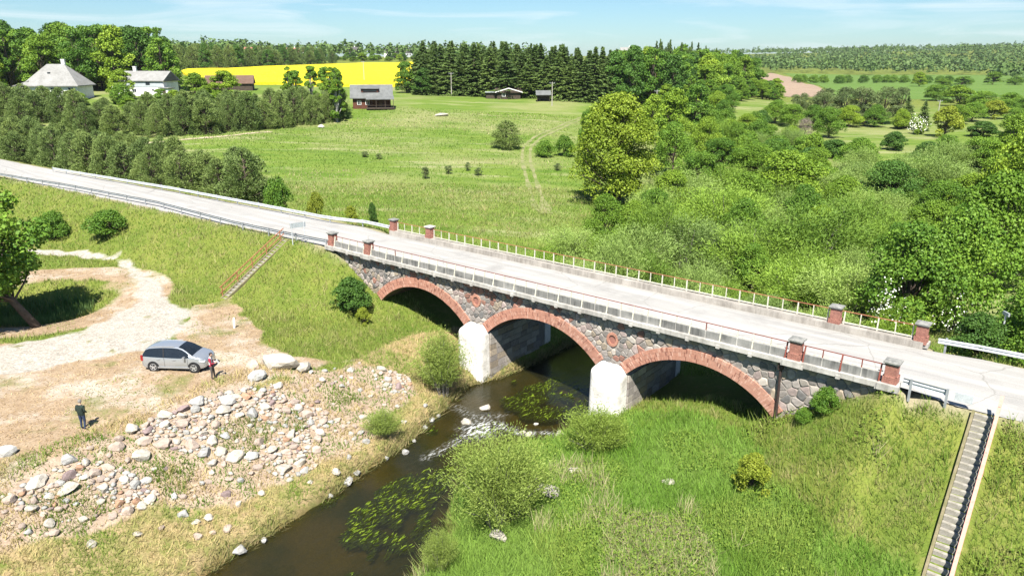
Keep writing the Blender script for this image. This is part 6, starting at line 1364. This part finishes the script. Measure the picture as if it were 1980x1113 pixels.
# rough meadow tufts behind the road
x, y = sample(420000, (-75, 62), (34, 210), 1.3); n_ = (x - BO[0]) * BN[0] + (y - BO[1]) * BN[1]; s = (x - BO[0]) * BE[0] + (y - BO[1]) * BE[1]; z = gz(x, y)
dr_ = np.minimum(pdist(x, y, road_left), pdist(x, y, road_right)); tr_ = np.minimum(pdist(x, y, np.array(mt) - [.75, 0]), pdist(x, y, np.array(mt) + [.75, 0]))
k_ = (dr_ > 4.9) & (n_ > 7.8) & in_view(x, y, z, 60) & (tr_ > .55) & ~inside(x, y, RIVER) & (y > 88); x, y, z = x[k_], y[k_], z[k_]; dist = np.hypot(x, y); t1 = vnoise(x, y, 5, 211); t2 = vnoise(x, y, 1.5, 212); t3 = GRNG.random(len(x)); t4 = vnoise(x * .5, y * 2., 14, 213)
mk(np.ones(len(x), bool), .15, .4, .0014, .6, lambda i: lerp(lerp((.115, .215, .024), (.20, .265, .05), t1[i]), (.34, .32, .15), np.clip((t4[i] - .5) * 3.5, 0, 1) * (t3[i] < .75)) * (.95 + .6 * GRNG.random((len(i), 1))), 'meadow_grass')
for pl, nb_, cols in ((LBANK[1:16], 9000, ((.42, .33, .17), (.17, .22, .05))), (RBANK[1:12], 9000, ((.14, .24, .03), (.30, .30, .10)))):
    seg = np.hypot(*np.diff(pl, axis=0).T); tt_ = np.r_[0, np.cumsum(seg)]; u_ = GRNG.uniform(0, tt_[-1], nb_); x = np.interp(u_, tt_, pl[:, 0]) + GRNG.normal(size=nb_) * .28; y = np.interp(u_, tt_, pl[:, 1]) + GRNG.normal(size=nb_) * .28
    z = gz(x, y); k_ = (z > WATER - .12) & in_view(x, y, z) & (vnoise(x, y, 1.1, 241) > .3); x, y, z = x[k_], y[k_], z[k_]; dist = np.hypot(np.hypot(x, y), 22); t2 = vnoise(x, y, .7, 242)
    mk(np.ones(len(x), bool), .25, .6, .001, 1.1, lambda i: lerp(cols[0], cols[1], GRNG.random(len(i))), 'bank_edge_grass')
LBL = dict(bank_edge_grass='long grass hanging over the river edges', embankment_grass='green grass covering the road embankments', lush_grass='tall lush grass on the right river bank', bank_grass='dry and green grass on the stony left bank', dry_grass='short straw-coloured grass on the parking lot', tall_weeds='tall uneven weeds and dead stalks on the right bank', reeds='fresh green reeds in the hollow inside the gravel loop', meadow_grass='rough grass of the meadow beyond the road')
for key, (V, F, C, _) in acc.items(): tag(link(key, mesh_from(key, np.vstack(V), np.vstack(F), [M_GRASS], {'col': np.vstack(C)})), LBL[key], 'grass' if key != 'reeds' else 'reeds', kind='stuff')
# water weed: ribbons just under and at the surface
r = np.random.default_rng(303); WP = []
for poly, n in (([(-9.5, 31), (-4.4, 30), (-4.2, 35), (-2.6, 38.8), (-5.4, 38.5), (-8.5, 35)], 5200), ([(1.5, 44), (4.8, 44.2), (7.5, 47.5), (3, 51), (0, 50.5), (-1, 47)], 5200), ([(-12.6, 32.2), (-10.6, 34.6), (-9.4, 35.6), (-10.2, 33.4)], 700), ([(-6.5, 42.2), (-5.6, 43.6), (-4.8, 42.6)], 350), ([(-8, 28), (-5, 28), (-4.6, 31), (-7.5, 31.5)], 900)):
    poly = np.array(poly, float); c = r.uniform(poly.min(0), poly.max(0), (n * 3, 2)); c = c[inside(c[:, 0], c[:, 1], poly)]; c = c[vnoise(c[:, 0], c[:, 1], 1.3, 304) * .7 + vnoise(c[:, 0], c[:, 1], .45, 305) * .3 + .16 * np.clip(pdist(c[:, 0], c[:, 1], np.vstack([poly, poly[:1]])) - .8, -1, 0) * 1.6 > .36 + .12 * r.random(len(c))][:n]; WP.append(c)
WP = np.vstack(WP); WP = WP[inside(WP[:, 0], WP[:, 1], RIVER)]; n = len(WP); P = np.c_[WP, WATER - .22 + .22 * r.random(n) ** 1.4]; fl = np.c_[np.full(n, -.55), np.full(n, -.83), np.zeros(n)]
V, F = leaf_cloud(P, fl, .5, .2, r, .5, True); V[:, 2] = np.clip(V[:, 2], WATER - .3, WATER + .05); C = np.repeat(lerp((.09, .15, .01), (.20, .27, .02), r.random(n)), 4, 0)
tag(link('water_weed', mesh_from('water_weed', V, F, [M_GRASS], {'col': C})), 'green water weed drifting in beds in the river', 'water weed', kind='stuff')

# ================================================================ labels that tell look-alikes apart: by size and by the landmark they stand nearest to
def relabel(group, noun, marks, sizes=('small', 'medium-sized', 'large')):
    L_ = [o for o in SC.objects if o.parent is None and o.get('group') == group]
    if len(L_) < 4: return
    m_ = [o.scale.x * o.scale.y * o.scale.z for o in L_]; q1, q2 = np.quantile(m_, [.33, .67])
    for o, v in zip(L_, m_):
        k_ = min(marks, key=lambda t: math.hypot(o.location.x - t[0], o.location.y - t[1]))
        o['label'] = ' '.join((sizes[0 if v < q1 else 1 if v < q2 else 2], noun(o) if callable(noun) else noun, k_[2]))
relabel('willow shrubs of the riverside thicket', 'pale willow shrub', [(14, 98, 'nearest the golden oak'), (31, 55, 'nearest the white hawthorn'), (55, 105, 'nearest the dark round tree'), (10, 68, 'along the bridge railing by the meadow'), (40, 106, 'around the broad round tree mid-thicket'), (22, 62, 'along the middle of the bridge railing'), (85, 140, 'at the upstream end of the thicket')])
relabel('trees of the riverside thicket', 'green broadleaf tree', [(14, 90, 'beside the golden oak'), (40, 106, 'in the middle of the willow thicket'), (33, 138, 'upstream behind the golden oak'), (65, 95, 'beyond the hawthorn'), (93, 142, 'at the upstream end of the thicket')])
relabel('pines of the row behind the road', 'bushy pine of the roadside belt', [(-38, 98, 'at its meadow end'), (-52, 108, 'a third of the way from the meadow'), (-75, 128, 'midway along the guardrail'), (-98, 148, 'opposite the thuja lawn'), (-115, 158, 'at its far end')])
relabel('pines of the row below the farmhouses', 'pine of the row', [(-46, 190, 'at the end by the birches'), (-62, 175, 'along the meadow middle'), (-75, 164, 'by the sandy path'), (-94, 166, 'at the end by the lawn')])
relabel('broadleaf trees of the wood behind the farmhouses', 'spring-green woodland tree', [(-160, 228, 'at the edge beside the large farmhouse'), (-128, 240, 'behind the large farmhouse'), (-112, 250, 'behind the long farm building'), (-185, 270, 'deep in the wood'), (-215, 245, 'at the wood edge past the farmhouse'), (-150, 300, 'at the back of the wood')])
relabel('spruces of the dark wood beyond the meadow', 'dark spruce', [(-34, 262, 'at the rapeseed corner of the wood'), (-20, 252, 'at the wood edge behind the utility pole'), (-2, 250, 'at the edge behind the dark hut'), (12, 246, 'at the edge behind the open shed'), (30, 242, 'at the edge by the mixed wood'), (0, 280, 'in the back rows of the wood'), (-25, 290, 'in the back rows by the rapeseed'), (32, 272, 'in the back rows by the mixed wood')], ('short', 'mid-height', 'tall'))
relabel('broadleaf trees of the mixed wood on the slope', 'full-crowned tree of the mixed wood', [(46, 250, 'next to the spruces'), (64, 268, 'at its front edge'), (90, 320, 'along its valley side'), (120, 380, 'by the ploughed field'), (60, 320, 'up inside it'), (100, 420, 'at its far end')])
relabel('small trees of the valley scrubland', 'scrubland tree', [(36, 165, 'behind the golden oak'), (55, 205, 'before the mixed wood'), (85, 220, 'below the grey-green clump'), (108, 222, 'beside the young spruces'), (150, 235, 'by the yellow-green young tree'), (200, 320, 'at the crop field corner'), (185, 250, 'on the valley side')])
relabel('scattered bushes of the valley scrubland', 'round bush', [(68, 158, 'at the near edge of the clearing'), (89, 172, 'alone in the clearing'), (72, 132, 'behind the dark round tree'), (68, 204, 'beside the mixed wood meadow'), (118, 160, 'towards the valley side'), (125, 195, 'below the young yellow-green tree')])
relabel('bushes of the dense valley scrub', 'scrub bush', [(150, 170, 'low on the valley side'), (200, 230, 'midway up the valley side'), (280, 300, 'near the crop field'), (250, 220, 'far up the valley side')])
relabel('pines along the rapeseed field', 'pine along the rapeseed', [(-175, 400, 'at the farm wood end'), (-175, 500, 'midway'), (-165, 620, 'at the hilltop end'), (-215, 500, 'in the back row')])
relabel('trees below the hilltop houses', 'hilltop belt tree', [(-380, 740, 'below the house among pines'), (-280, 740, 'below the orange-red roof'), (-220, 740, 'below the twin red roofs'), (-150, 740, 'below the dark modern house'), (-80, 740, 'below the pale houses'), (10, 745, 'above the spruce wood')])
relabel('fringe trees of the mixed wood', 'fringe tree', [(52, 242, 'at the pole before the mixed wood'), (75, 270, 'midway along the mixed wood'), (115, 340, 'near the ploughed field')])
relabel('spruces inside the mixed wood', 'spruce inside the mixed wood', [(70, 320, 'near its front'), (95, 380, 'midway'), (105, 420, 'at its far end')])
relabel('garden trees around the white farmhouses', 'garden tree', [(-130, 200, 'below the large farmhouse'), (-105, 200, 'between lawn and farm building'), (-88, 224, 'beside the farm building porch'), (-82, 207, 'behind the pine row')])
relabel('low trees along the far side of the crop field', 'low far-field tree', [(330, 570, 'at the hedge end'), (500, 600, 'midway along the crop field'), (750, 660, 'at the hill end')])
bcol = {m_.name: n_ for m_, n_ in zip(BM, ('whitish', 'pinkish', 'grey', 'rust-coloured', 'dark mauve'))}
relabel('boulders of the riprap slope', lambda o: bcol[o.data.materials[0].name] + ' riprap boulder', [(-15, 42, 'below the largest white boulder'), (-18, 39.5, 'below the parked car'), (-21, 35.5, 'beside the person in green'), (-22.5, 31, 'near the lone grey boulder'), (-18, 32.5, 'low on the slope by the grass'), (-13.5, 36, 'in the middle of the stony slope'), (-10, 40, 'above the low willow clump'), (-10, 46, 'near the willow at the first pier'), (-13, 31.5, 'just above the river edge')])
relabel('bushes between the oak and the mixed wood', 'leafy thicket bush', [(38, 155, 'behind the golden oak'), (60, 160, 'at the clearing edge'), (45, 205, 'before the pale utility pole'), (58, 190, 'midway to the mixed wood')])
relabel('willows overhanging the river upstream', 'willow shrub overhanging the river', [(8, 63, 'upstream on the meadow side'), (16, 60, 'upstream on the hawthorn side'), (13.2, 66.5, 'at the upstream bend')])

# ================================================================ air
mb = MB(); mb.box((0, 3500, 34), (14600, 8000, 84)); hz = mb.obj('haze', M_WHITE); hz.data.materials.clear()
mh, nd, lk = new_mat('thin_haze'); pv = nd.new('ShaderNodeVolumePrincipled'); pv.inputs['Color'].default_value = (.86, .93, 1., 1); pv.inputs['Density'].default_value = .00005; pv.inputs['Anisotropy'].default_value = .2
oo = nd.new('ShaderNodeOutputMaterial'); lk.new(pv.outputs[0], oo.inputs['Volume']); hz.data.materials.append(mh); tag(hz, 'thin summer haze over the valley', 'haze', kind='stuff')
